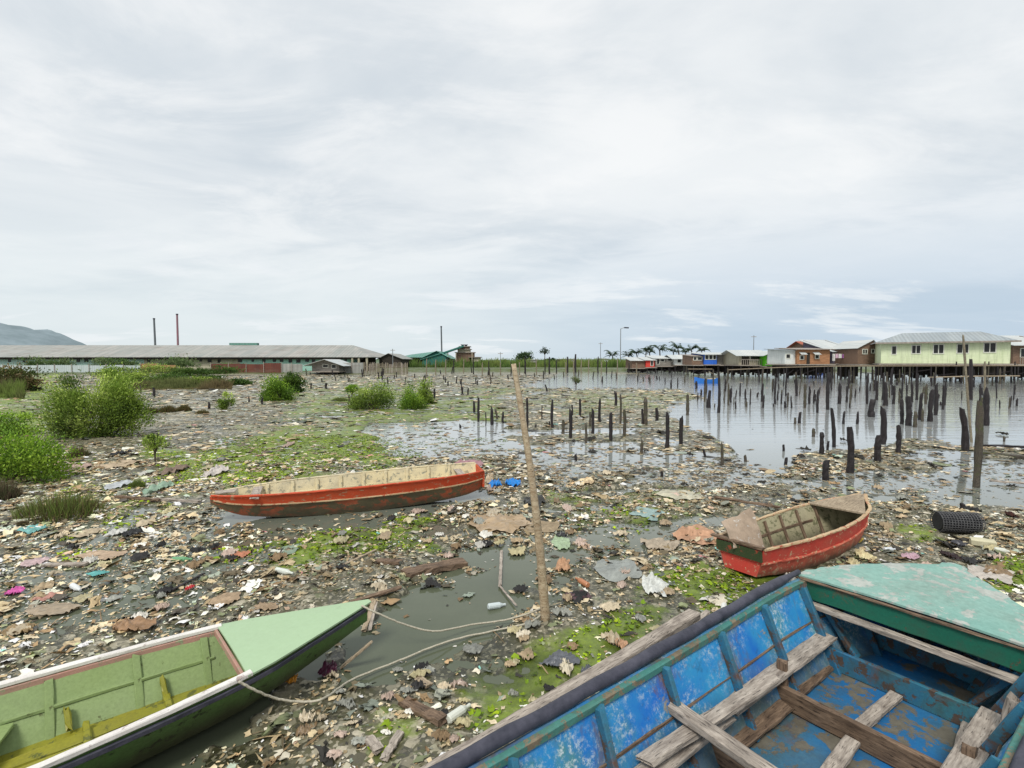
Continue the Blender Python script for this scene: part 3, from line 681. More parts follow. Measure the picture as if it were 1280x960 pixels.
rope('rope', [gp(298, 852, ZG+.04), gp(320, 863, ZG-.05), gp(345, 873, .22), gp(375, 877, .15), gp(405, 873, .16), gl(440, 858, .05), gl(500, 830), gl(560, 806), gl(620, 792), gl(660, 783), gl(680, 772, .05), gl(688, 765, .08)], .008, 'pale rope sagging from the rail of the pale green boat to the bamboo pole')
rope('rope', [gp(452, 757, ZG+.05), gp(475, 768, .36), gp(510, 782, .22), gp(545, 789, .12), gl(590, 789, .06), gl(630, 782, .05), gl(660, 775, .06), gl(678, 770, .08)], .008, 'thin pale rope from the bow tip of the pale green boat to the bamboo pole')

# ------------------------------------------------------------------ vegetation
def bush(name, label, cat, loc, rx, ry, rz_, n, leaf, cols, seed=0, clumps=40, elong=2.2, group=None, trunk=0.0, stemr=.02, lobes=None, spread=.22, lowdark=True):
    r = np.random.default_rng(seed); root = thing(name, label, cat, loc, 0, group)
    d = r.normal(size=(clumps, 3)); d /= np.linalg.norm(d, axis=1, keepdims=True); rad = r.uniform(.35, 1, clumps)[:, None]**.6
    cc_ = d*rad*np.array([rx, ry, rz_]); cc_[:, 2] = np.abs(cc_[:, 2]+rz_*.25)*1.0 if trunk == 0 else cc_[:, 2]+rz_+trunk
    if trunk == 0: cc_[:, 2] = np.clip(cc_[:, 2]*1.45, rz_*.06, rz_*1.75)
    if lobes:
        lb = np.array(lobes)[r.integers(0, len(lobes), clumps)]; cc_ = d*rad*np.array([rx, ry, rz_])*lb[:, 3:4]*.8+lb[:, :3]; cc_[:, 2] = np.abs(cc_[:, 2])+.05
    which = r.integers(0, clumps, n); sp = np.array([rx, ry, rz_])*spread*r.uniform(.6, 1.4, clumps)[which][:, None]
    P = cc_[which]+r.normal(size=(n, 3))*sp; P[:, 2] = np.abs(P[:, 2])+.01
    dirv = P-np.array([0, 0, rz_*.3]); dirv /= np.linalg.norm(dirv, axis=1, keepdims=True)+1e-6; dirv += r.normal(size=(n, 3))*.55; dirv[:, 2] += .35
    dirv /= np.linalg.norm(dirv, axis=1, keepdims=True); side = np.cross(dirv, r.normal(size=(n, 3))); side /= np.linalg.norm(side, axis=1, keepdims=True)+1e-6
    s = leaf*r.uniform(.6, 1.4, n)[:, None]
    V = np.stack([P-dirv*s*elong*.5, P+side*s*.5, P+dirv*s*elong*.5, P-side*s*.5], 1).reshape(-1, 3)
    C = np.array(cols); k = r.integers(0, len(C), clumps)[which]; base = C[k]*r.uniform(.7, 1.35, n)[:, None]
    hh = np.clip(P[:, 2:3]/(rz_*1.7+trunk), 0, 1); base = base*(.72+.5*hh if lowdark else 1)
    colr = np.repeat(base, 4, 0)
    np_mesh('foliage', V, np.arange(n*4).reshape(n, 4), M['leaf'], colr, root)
    b = MB()
    if trunk > 0: b.tube([(0, 0, -.1), (0, 0, trunk+rz_*.6)], [stemr*1.6, stemr], 6)
    for i in range(min(clumps, 22)):
        c0 = cc_[i]; m0 = (c0[0]*.35+r.normal()*.03*rx, c0[1]*.35, trunk+(c0[2]-trunk)*.55); b.tube([(c0[0]*.05, c0[1]*.05, trunk*.9-.05 if trunk else -.1), m0, tuple(c0)], [stemr, stemr*.7, stemr*.3], 5)
    b.build('stem' if trunk == 0 else 'trunk', M['stem'], root)
    return root
def tuft(name, label, cat, loc, rad, h, n, cols, seed=0, w=.012, group=None, lean=.5):
    r = np.random.default_rng(seed); a = r.uniform(0, 2*np.pi, n); rr = rad*np.sqrt(r.uniform(0, 1, n))
    base = np.stack([rr*np.cos(a), rr*np.sin(a)*.7, np.full(n, -.03)], 1); hh = h*r.uniform(.35, 1.15, n)*(1-.65*(rr/rad)**2)
    a2 = a+r.normal(size=n)*.9; ln = lean*hh*r.uniform(.1, 1, n)*(rr/rad+.3)
    mid_ = base+np.stack([np.cos(a2)*ln*.35, np.sin(a2)*ln*.35, hh*.6], 1); tip_ = base+np.stack([np.cos(a2)*ln, np.sin(a2)*ln, hh], 1)
    sd2 = np.stack([-np.sin(a2), np.cos(a2), np.zeros(n)], 1)*w*.5; rnd = r.uniform(-1, 1, (n, 1)); sd2 = sd2*.4+np.stack([np.ones(n), np.zeros(n), np.zeros(n)], 1)*w*.4*rnd
    V = np.stack([base-sd2, base+sd2, mid_+sd2*.8, tip_+sd2*.1, tip_-sd2*.1, mid_-sd2*.8], 1).reshape(-1, 3)
    C = np.array(cols)[r.integers(0, len(cols), n)]*r.uniform(.7, 1.3, n)[:, None]
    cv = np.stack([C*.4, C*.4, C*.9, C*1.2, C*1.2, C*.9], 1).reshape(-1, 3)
    F1 = np.array([[0, 1, 2, 5], [5, 2, 3, 4]])[None]+np.arange(n)[:, None, None]*6
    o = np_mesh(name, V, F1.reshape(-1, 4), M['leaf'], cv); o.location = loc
    return tag(o, label, cat, group)
G1 = [(.23, .33, .05), (.16, .25, .035), (.36, .46, .10), (.08, .13, .025)]
G2 = [(.20, .34, .03), (.30, .45, .05), (.09, .17, .02), (.14, .26, .03)]
BR = [(.12, .09, .04), (.17, .12, .05), (.09, .11, .03)]
p = gps(106, 549); p.y += .5
bush('mangrove_bush', 'largest feathery light green bush standing on the mud at left', 'bush', p, 1.25, .9, 1.1, 34000, .030, G1, 1, 110, 2.4, spread=.15, lobes=[(-.85, 0, 1.30, .62), (-.95, .1, .75, .72), (-.8, 0, .45, .75), (.25, .5, 1.65, .50), (.75, -.1, 1.15, .68), (.85, 0, .6, .72), (0, 0, .5, .75), (.5, 0, .9, .65)])
p = gps(20, 600); p.x -= .1
bush('leafy_bush', 'bright green leafy bush at the left edge, in front of the largest bush', 'bush', p, .95, .7, .55, 14000, .028, G2, 2, 50, 1.8)
p = gps(0, 545); bush('low_bush', 'low bright green bush at left edge behind the leafy bush', 'bush', p, 1.0, .8, .42, 8000, .035, G2, 3, 30, 2)
p = gps(10, 488); bush('brown_bush', 'brown and dark green shrub at left edge below the white fence', 'bush', p, 2.4, 1.2, 1.0, 9000, .09, BR+[(.05, .08, .02)], 4, 40, 2)
p = gps(349, 501); bush('round_bush', 'bright green rounded bush on the mud in front of the red fence', 'bush', p, .95, .7, .80, 8000, .05, G2, 5, 30, 1.8)
p = gps(362, 490); bush('round_bush', 'dark green shrub partly hidden right behind the bright rounded bush', 'bush', p, 1.0, .8, .85, 5000, .07, [(.05, .1, .02), (.08, .14, .02)], 15, 30, 1.8)
p = gps(465, 510); bush('round_bush', 'wide green bush speckled with pale litter, left of the twin bush', 'bush', p, 1.05, .7, .68, 9000, .04, G1, 6, 36, 1.8)
p = gps(518, 511); r0 = bush('round_bush', 'twin crowned green bush left of the tall bamboo pole', 'bush', p, .62, .5, .72, 7000, .035, G2, 7, 26, 1.8)
p = gps(531, 504); bush('round_bush', 'slightly taller green bush behind the twin crowned bush', 'bush', p, .48, .4, .75, 5000, .038, G1, 17, 22, 1.8)
p = gps(440, 498); bush('small_tree', 'tiny mangrove tree with bare stem beside the wide green bush', 'tree', p, .38, .35, .26, 1500, .04, G2, 8, 14, 1.8, trunk=.35, stemr=.03)
p = gps(194, 577); bush('small_tree', 'small spindly sapling with crooked stem right of the largest bush', 'sapling', p, .28, .25, .17, 1100, .026, G1+[(.25, .33, .08)], 9, 16, 2, trunk=.28, stemr=.014)
p = gps(283, 511); bush('small_tree', 'small pale green sapling on the litter below the red fence', 'sapling', p, .36, .3, .42, 1500, .04, G1, 10, 14, 2)
p = gps(318, 452+20); 
for i, (px, py, r_, h_, kk) in enumerate([(210, 481, 2.6, 1.0, 0), (235, 484, 2.2, .9, 1), (185, 478, 2.4, 1.0, 1), (262, 478, 1.8, .7, 0), (297, 481, 1.4, .55, 0), (240, 470, 3.0, 1.2, 0), (205, 466, 4, 1.5, 1), (155, 470, 4, 1.4, 1), (275, 467, 3.5, 1.1, 0)]):
    p = gps(px, py); o = bush('shrub', 'x', 'shrub', p, r_, r_*.6, h_*.62, 2600, .13 if py < 472 else .10, G1 if kk else [(.05, .1, .02), (.09, .16, .03)], 30+i, 26, 1.8)
    reg(o, ('pale green' if kk else 'dark green')+' shrub in the thicket below the long warehouse', 'shrub', px, 'shrubs below the long warehouse')
for i, (px, py, r_, h_, lab, cs) in enumerate([(75, 645, .62, .42, 'broad green grass clump on the litter at left, below the leafy bush', [(.12, .17, .04), (.2, .26, .06), (.16, .12, .06)]),
    (98, 572, .26, .30, 'brownish dry grass tuft right under the largest bush', [(.16, .13, .06), (.12, .13, .05)]), (171, 610, .14, .18, 'small green grass tuft among pale litter', [(.15, .2, .05)]),
    (2, 625, .30, .42, 'dry purple brown grass tuft at the left edge', [(.15, .1, .07), (.12, .13, .06)]),
    (190, 518, .32, .3, 'x', BR), (210, 517, .4, .35, 'x', BR), (230, 516, .34, .35, 'x', BR), (253, 520, .3, .25, 'x', BR),
    (425, 503, .5, .25, 'x', [(.16, .2, .06)]), (365, 560, .0, 0, '', BR)]):
    if r_ == 0: continue
    p = gps(px, py-2); o = tuft('grass_tuft', lab, 'grass', p, r_, h_, int(2600*min(1, r_+.2)), cs, 60+i, .014 if py > 560 else .035)
    if lab == 'x': reg(o, 'low brownish grass tuft on the litter in front of the thicket', 'grass', px, 'low brown grass tufts')
# reedy band in front of thicket: stuff
def grassband(name, px0, px1, pyf, n, h, cols, seed, w=.08, depth=8, kind='stuff', z=None):
    r = np.random.default_rng(seed); a = gp(px0, pyf); b_ = gp(px1, pyf); t = r.uniform(0, 1, n)
    x = a.x+(b_.x-a.x)*t; y = a.y+r.uniform(0, depth, n)+1.5*(fbm(x/4, x*0, seed, 3)-.5)*2; x = x*y/a.y
    z0 = ground_h(x, y) if z is None else np.full(n, z); hh = h*r.uniform(.3, 1.15, n)*(.15+1.7*sm(fbm(x/2.0, y/2.0, seed+5, 4), .25, .75)); ln = r.normal(size=n)*hh*.25
    sx = w*r.uniform(.5, 1.2, n)
    V = np.stack([np.stack([x-sx, y, z0-.05], 1), np.stack([x+sx, y, z0-.05], 1), np.stack([x+ln+sx*.2, y, z0+hh], 1), np.stack([x+ln-sx*.2, y, z0+hh], 1)], 1).reshape(-1, 3)
    pat = fbm(x/5, y/5, seed+9, 3)[:, None]; c0 = np.array(cols[0]); c1 = np.array(cols[1]); C = (c0*(1-sm(pat, .35, .65))+c1*sm(pat, .35, .65))*r.uniform(.6, 1.35, n)[:, None]
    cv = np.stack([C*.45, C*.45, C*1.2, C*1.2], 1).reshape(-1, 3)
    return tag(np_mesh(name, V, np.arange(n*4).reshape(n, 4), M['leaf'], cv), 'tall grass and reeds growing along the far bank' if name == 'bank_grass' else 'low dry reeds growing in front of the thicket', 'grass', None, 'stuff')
grassband('reeds', 165, 290, 488, 6000, .5, [(.14, .11, .05), (.13, .15, .05)], 81, .035, 5)
grassband('bank_grass', 500, 880, 464.5, 26000, 1.25, [(.10, .17, .035), (.19, .24, .06)], 82, .12, 50)
grassband('bank_grass', 860, 1290, 461, 12000, 1.7, [(.02, .035, .015), (.04, .06, .02)], 84, .2, 40)
grassband('reeds', -140, 30, 500, 9000, .6, [(.12, .11, .05), (.14, .2, .04)], 83, .03, 9)
def palm(px, py_base, py_top, Y, label, seed):
    r = random.Random(seed); base = at(px, py_base, Y); top = at(px+r.uniform(-2, 2), py_top, Y); root = thing('palm_tree', label, 'palm', base)
    tz = (top-base); b = MB(); hgt = tz.length*.80
    b.tube([(0, 0, -1), (tz.x*.2, 0, hgt*.5), (tz.x, 0, hgt)], [.28, .2, .16], 6); b.build('trunk', M['stem'], root)
    V = []; Fc = []; C = []
    for k in range(18):
        a = r.uniform(0, 6.28); L = r.uniform(1.7, 2.6)*Y/150; up = r.uniform(.1, 1.9)
        prev = None
        for i in range(9):
            t = i/8; c0 = Vector((tz.x+math.cos(a)*L*t, math.sin(a)*L*t, hgt+L*(up*t-(.45+.45*up)*t*t)))
            wl = .55*L*(1-abs(t-.4))*.45
            for s_ in (1, -1):
                sdv = Vector((-math.sin(a), math.cos(a), 0))*s_
                q = [c0, c0+Vector((math.cos(a), math.sin(a), 0))*L*.06, c0+sdv*wl+Vector((math.cos(a)*.3, math.sin(a)*.3, -.45*wl)), c0+sdv*wl*.9+Vector((0, 0, -.6*wl))]
                n0 = len(V); V += [tuple(p_) for p_ in q]; Fc.append((n0, n0+1, n0+2, n0+3)); C += [(.04, .075, .035)]*2+[(.07, .11, .06)]*2
    np_mesh('crown', np.array(V), np.array(Fc), M['leaf'], np.array(C), root)
    return root
for i, (px, t_, Y) in enumerate([(787, 442, 170), (797, 438, 165), (807, 433, 160), (813, 437, 168), (825, 433, 160), (842, 436, 170), (849, 430, 158), (857, 436, 172), (865, 433, 165), (877, 434, 168), (766, 442, 170)]):
    o = palm(px, 452, t_, Y, 'x', 200+i)
    if px == 766: tag(o, 'lone dark palm standing left of the tall street lamp', 'palm')
    else: reg(o, 'coconut palm in the row behind the red and grey stilt shacks', 'palm', px, 'coconut palms behind the shacks')
p = at(654, 452, 160); bush('far_tree', 'dark rounded tree on the far bank just right of the bamboo pole', 'tree', p, 3.0, 2, 1.7, 1500, .3, [(.05, .09, .04), (.08, .13, .06)], 91, 16, 1.5)
p = at(681, 452, 170); bush('far_tree', 'tall thin bare tree with sparse crown on the far bank', 'tree', p, 1.4, 1.2, 1.0, 260, .3, [(.07, .1, .08), (.1, .13, .1)], 92, 12, 1.5, trunk=2.6, stemr=.1)
p = at(688, 452, 172); bush('far_tree', 'low dark tree beside the tall thin bare tree', 'tree', p, 1.6, 1.2, .8, 700, .3, [(.04, .08, .05)], 93, 12, 1.5)
p = gps(720, 487); bush('small_tree', 'small sparse sapling standing in the water channel of the far shore', 'sapling', p, .35, .3, .35, 500, .05, [(.12, .15, .06)], 94, 12, 2, trunk=.5, stemr=.03)
for i, (px, py, Y, r_, h_) in enumerate([(40, 455, 104, 3.5, 1.3), (70, 455, 104, 4, 1.3), (140, 454, 104, 4, 1.2), (160, 455, 104, 3, 1.1), (215, 455, 104, 4, 1.5), (228, 456, 104, 3, 1.2), (290, 458, 104, 3.5, 1.0), (52, 458, 104, 3, 1.1)]):
    p = at(px, py+6, Y); o = bush('shrub', 'x', 'shrub', p, r_, 1.2, h_, 1800, .16, [(.10, .17, .05), (.16, .22, .09)], 130+i, 22, 1.8)
    reg(o, 'loose green shrub growing against the wall of the long warehouse', 'shrub', px, 'shrubs against the warehouse wall')

# ------------------------------------------------------------------ posts
def post(px, pb_, ptop, wpx, tx=None, mat=None, name='mooring_post'):
    base = gps(px, pb_); Y = base.y; hgt = (pb_-ptop)*Y/F*1.0; r0 = max(wpx, 1.2)*Y/F/2*(.88 if wpx > 4 else 1)
    dx = (0 if tx is None else (tx-px)*Y/F); root = base.copy(); root.z = GH(base.x, base.y)
    hgt += 0; lean = Vector((dx, random.uniform(-.04, .04)*hgt, base.z-root.z+hgt)); n = 8; b = MB()
    K = 9; pts = []; rr = []
    curve = random.uniform(-.35, .35)*r0*2
    for i in range(K+1):
        t = i/K; pts.append(Vector((0, 0, -.15))*(1-t)+lean*t+Vector((curve*math.sin(t*3.1), 0, 0)))
        rr.append(r0*(1.08-.16*t+random.uniform(-.07, .07)))
    b.tube(pts, rr, n, jit=.34)
    st_ = K*n; mode = random.random(); a0 = random.uniform(0, 6.28)      # broken, slanting or rotten top
    for k in range(n):
        x, y, z = b.v[st_+k]; up = r0*(random.uniform(-.5, .5)+(.8*math.cos(2*math.pi*k/n-a0) if mode > .5 else 0)); f = .85 if mode < .8 else .6
        cx_, cy_ = lean.x, lean.y; b.v[st_+k] = (cx_+(x-cx_)*f, cy_+(y-cy_)*f, z+up)
    m_ = mat or (M['dark_post'] if random.random() < .82 else M['brown_post'])
    o = b.build(name, m_); o.location = root
    return o, hgt, r0*2
POSTS = [(658.7,538.7,497,3),(690.7,535,500,3.5),(704,542,525,4.5),(712.5,547,511,5),(715,520,506,2),(724.5,521,499,3),(732,554.5,530,3),(737,532,515,3),(740.7,542,511,4.5),(750,527,498,3.3),(763.5,550,516,5),(769,508,490,3.5),(775,530,493,2.5),(780,544,512,4),(802.5,531,511,3),(807,531,498,6),(820,526,510,4),(833,559,515,5.5),(851,556,520.5,5.5),(802.5,566,550.5,4),(859,519,494,4),(887,510,488,4),(881.5,492,474.5,4.5),(898,516,467,3.5),(902,582,554.5,4),(882,571,561,3,879),(910.5,507,480,2.5),(925,495,479,2),(953,502,480,3),(839,486,474.5,2),(847,484.5,472.5,1.5),(870,486,477,3),(919,511,502,2),(933,509,501,2.5),(931,577,569,3.5),(719,575,568,4),(677.5,524,507,1.5),(684,490,481,2,681.5),(947.5,496,491,2.5),(827,596,590,4),(686.5,532,527,2),(670,536,530,2),
 (1006,510,480,3.5),(1022,516,487,3),(1035,512,466,4),(1049,505,479,4.5),(1043,559,511,5,1039),(1061,591,534,9),(1072,530,515,3),(1084,505,467,3),(1091,521,499,8),(1103,555,510,7.5),(1106,507,480,6),(1103,500,467,2.5),(1098,576,544,8),(1122,566,531,6.5),(1127,530,499,5),(1134,532,496,7.5),(1144,534,515,5),(1150,525,492,4.5),(1153,527,512,3),(1163,527,487,6.5),(1169,519,480,5),(1146,500,467,3),(1127,498,468,2),(1206,564,510,8,1200),(1219,609,501,9,1222),(1232,532,487,7),(1227,530,497,5),(1034,600,575,9,1033),(1027,566,541,6),(1035,564,551,3),(1017,546,536,4),(1000,529,515,3.5),(994,530,522,3),(983,581,572,4),(979,564,556,3),(1255,552,545,2.5),(1055,530,515,3),(969,505,474,2.5),(981,510,502,3),(985,502,491,2.5),(995.5,495,472,2.5),(982.5,495,472,2),(977,505,491,2),(1012,505,487,3),(1058,503,483,2.5),(1064,500,480,2),(1095,500,476,3),(1116,505,482,3),(1139,503,478,3),(1157,505,480,3),(1178,512,482,3),(1180,507,478,2.5),(1213,500,449,4),
 (328,505,497,2.5),(408,486,479,3),(436,502,494,2.5),(490,499,491,2),(543,498,486,2.5),(560,482,477,2),(578,494,484,2.5),(585.5,494,485,2),(592.5,516,502,3),(598,527,497,3),(615,531,510,4),(622,524,512,3,619),(629,529,515,3),(607,532,515,1.5),(575,535,530,2.5),(381,480,472.5,1.5),(402,478,472.5,1.5),(372,476,467.5,1.5),(577,488,473,1.2),(192,495,485,3),(176,492,482,2),(261,511,503,3),(311,503,497,2),(389,486,479,2)]
def where(px, py):
    if py < 500 and px < 560: return 'on the mud below the long warehouse'
    if px < 650: return 'on the mud left of the bamboo pole'
    if px < 760: return 'on mud right of the bamboo pole'
    if px < 870: return 'on the mud below the red shack'
    if px < 975: return 'in shallows below the blue stilt house'
    if px < 1050: return 'in water below the orange plank house'
    if px < 1110: return 'in water left of the pale green house'
    if px < 1190: return 'in water below the pale green house'
    return 'by the tall leaning pole at right'
def plabel(px, pb_, h_, d_):
    s = 'tall' if h_ > 1.05 else ('knee high' if h_ > .45 else 'short'); k = 'thick' if d_ > .17 else ('thin' if d_ < .10 else '')
    return ' '.join(f'{s} {k} dark post {where(px, pb_)}'.split())
for t in POSTS:
    px, pb_, ptop, w_ = t[:4]; o, h_, d2 = post(px, pb_, ptop, w_, t[4] if len(t) > 4 else None)
    reg(o, plabel(px, pb_, h_, d2), 'post', px, 'broken posts standing in the mud and water')
o, _, _ = post(1216, 553, 419, 2.6, 1203, M['pale_post'], 'leaning_pole'); tag(o, 'tall pale thin pole leaning left among the posts at right', 'pole')
o, _, _ = post(1232, 500, 452, 2.5, 1228, M['pale_post'], 'leaning_pole'); tag(o, 'shorter crooked pale pole right of the tall leaning pole', 'pole')
# many thin far posts (each still its own object)
r = random.Random(5)
for i in range(150):
    if i < 92: px = r.uniform(870, 1278); py = r.uniform(477, 512)
    elif i < 114: px = r.uniform(655, 860); py = r.uniform(470, 480)
    else: px = r.uniform(375, 640); py = r.uniform(466, 482)
    o, _, _ = post(px, py, py-r.uniform(4, 21 if px > 870 else 10), r.uniform(1.1, 2.3 if px > 870 else 1.7), px+r.uniform(-1.5, 1.5), M['brown_post'] if r.random() < .2 else M['dark_post'])
    w_ = 'in the far water before the stilt houses' if px > 865 else ('in the water channel by the far bank' if px > 650 else 'on the far mud before the stake fence')
    tag(o, 'distant slender stake '+w_, 'post', 'distant slender stakes '+w_)
r = random.Random(8)
for i in range(24):                        # pale fence stakes along the far bank
    px = 535+i*11.3+r.uniform(-3, 3); o, _, _ = post(px, 467.5+r.uniform(-1, 2), 449+r.uniform(-1, 5), 1.4, px+r.uniform(-.5, .5), M['pale_post'] if r.random() < .65 else M['dark_post'], 'bank_stake')
    tag(o, 'slender upright stake in the row along the grassy far bank', 'post', 'stakes along the grassy far bank')
for px, t0, t1, w_ in ((656, 467, 447, 1.8), (687, 467, 446.5, 2), (709.5, 466, 446, 2), (719.5, 466, 443, 2.4), (747.5, 466, 446, 1.6)):
    o, _, _ = post(px, t0, t1, w_, None, M['dark_post'], 'bank_stake'); reg(o, 'tall dark stake on the grassy far bank right of the bamboo pole', 'post', px, 'tall dark stakes on the far bank')
# horizontal logs
for (x0, y0, x1, y1, w_, m_, lab) in [(1222, 559, 1300, 561, .11, 'dark_post', 'dark log lying at the water edge behind the lower log at right'), (1228, 569, 1300, 576, .16, 'brown_post', 'thick brown log half sunk at the water edge at right'),
    (1237, 604, 1300, 608, .05, 'grey_wood', 'thin stick lying on wet mud at right edge'), (545, 497, 620, 493, .07, 'grey_wood', 'long pale plank lying on the far mud left of the bamboo pole'),
    (400, 505, 445, 504, .06, 'brown_wood', 'long thin board lying on mud left of the wide green bush'), (145, 624, 200, 628, .06, 'brown_wood', 'brown board lying on pale litter behind the long red boat'), (190, 627, 250, 630, .06, 'grey_wood', 'grey stick lying left of the bow of the long red boat'),
    (893, 625, 975, 637, .05, 'brown_wood', 'long thin stick lying behind the small red boat')]:
    a = gps(x0, y0); c_ = gps(x1, y1); a.z += .05; c_.z += .04; o = plank('fallen_log', a, c_, w_, w_*.6, M[m_], None, n=12, jit=.01); tag(o, lab, 'log')

# ------------------------------------------------------------------ far buildings
M['roof_grey'] = corrug('grey_sheet_roof', (.27, .29, .27), (.38, .37, .34), (.17, .12, .09), 9, .75)
M['roof_light'] = corrug('light_sheet_roof', (.46, .50, .50), (.56, .58, .56), (.40, .36, .32), 14, .3)
M['roof_blue'] = corrug('pale_blue_sheet_roof', (.27, .31, .33), (.34, .38, .39), (.24, .24, .22), 16, .5)
M['roof_red'] = corrug('rusty_red_roof', (.33, .08, .04), (.40, .12, .06), (.16, .08, .05), 14, .6)
M['roof_green'] = corrug('green_sheet_roof', (.10, .25, .20), (.14, .29, .24), (.06, .16, .13), 9, .4)
M['roof_brown'] = corrug('brown_sheet_roof', (.26, .22, .18), (.34, .3, .26), (.15, .1, .07), 14, .6)
def wallm(name, a, b_, seam=0.0):
    m = NT(name); c = m.mix(m.step(m.noise(m.coords(), .7, 6, .65), .3, .7), a, b_)
    c = m.mix(m.step(m.noise(m.coords((2.5, 2.5, .35)), 1.6, 5, .7), .48, .75, 0, .55), c, tuple(x*.45 for x in a))
    c = m.mix(m.step(m.noise(m.coords((.2, .2, 9)), 2.2, 2, .5), .58, .62, 0, .25), c, tuple(x*.4 for x in a)); return m.done(c, .8, .2)
M['w_teal'] = wallm('pale_teal_wall', (.36, .54, .50), (.52, .64, .60)); M['w_beige'] = wallm('beige_wall', (.36, .33, .24), (.45, .42, .32))
M['w_green'] = wallm('pale_lime_wall', (.58, .66, .42), (.66, .72, .50)); M['w_lime'] = wallm('bright_lime_wall', (.10, .50, .02), (.16, .60, .04))
M['w_blue'] = wallm('blue_wall', (.03, .12, .55), (.05, .18, .62)); M['w_red'] = wallm('red_wall', (.55, .05, .04), (.62, .08, .06))
M['w_grey'] = wood('grey_plank_wall', (.32, .30, .27), (.14, .13, .11), 0, 1.2); M['w_brown'] = wood('brown_plank_wall', (.28, .18, .12), (.12, .08, .06), 0, 1.2)
M['w_orange'] = wood('orange_plank_wall', (.46, .24, .12), (.26, .13, .07), 0, 1.0); M['w_white'] = wallm('whitewashed_wall', (.58, .62, .60), (.68, .7, .68)); M['w_dteal'] = wallm('dark_teal_wall', (.03, .13, .11), (.05, .17, .14))
M['w_purple'] = wallm('dark_purple_wall', (.10, .09, .13), (.15, .13, .17))  # dark purple wall colour
def window(parent, x0, x1, z0, z1, y, panes=2, fm=None, open_=False):
    fr = MB(); t = .09
    fr.box(x0-t, x1+t, y-.07, y-.003, z1, z1+t); fr.box(x0-t, x1+t, y-.07, y-.003, z0-t, z0); fr.box(x0-t, x0, y-.07, y-.003, z0, z1); fr.box(x1, x1+t, y-.07, y-.003, z0, z1)
    for k in range(1, panes): xm = x0+(x1-x0)*k/panes; fr.box(xm-.04, xm+.04, y-.06, y-.004, z0, z1)
    f = fr.build('window', fm or M['frame_white'], parent); pn = MB(); pn.box(x0, x1, y-.03, y-.002, z0, z1); pn.build('pane', M['pane'], f)
    return f
def stilts(root, x0, x1, y0, y1, ztop, step=1.6, r_=.07, mat=None, seed=0):
    q = random.Random(seed); n = max(2, int((x1-x0)/step)+1)
    sb = MB(); xx = x0
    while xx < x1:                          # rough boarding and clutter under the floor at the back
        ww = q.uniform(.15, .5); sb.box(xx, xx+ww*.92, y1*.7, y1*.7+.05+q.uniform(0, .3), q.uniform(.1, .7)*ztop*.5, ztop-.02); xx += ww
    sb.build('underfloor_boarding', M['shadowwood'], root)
    cb = MB()
    for i in range(max(2, n//2)):
        xa = x0+(x1-x0)*i/max(2, n//2); xb_ = xa+(x1-x0)/max(2, n//2); cb.sweep([(xa, y0+.1, ztop*q.uniform(.2, .5)), (xb_, y0+.1, ztop*q.uniform(.4, .8))], .06, .08)
    cb.build('brace', mat or M['brown_post'], root)
    for j, y in enumerate((y0, y0+(y1-y0)*.5)):
        for i in range(n):
            x = x0+(x1-x0)*i/(n-1)+q.uniform(-.15, .15); b = MB(); b.tube([(x+q.uniform(-.1, .1), y, -.6), (x, y, ztop)], [r_, r_*.9], 6); b.build('stilt', mat or M['brown_post'], root)
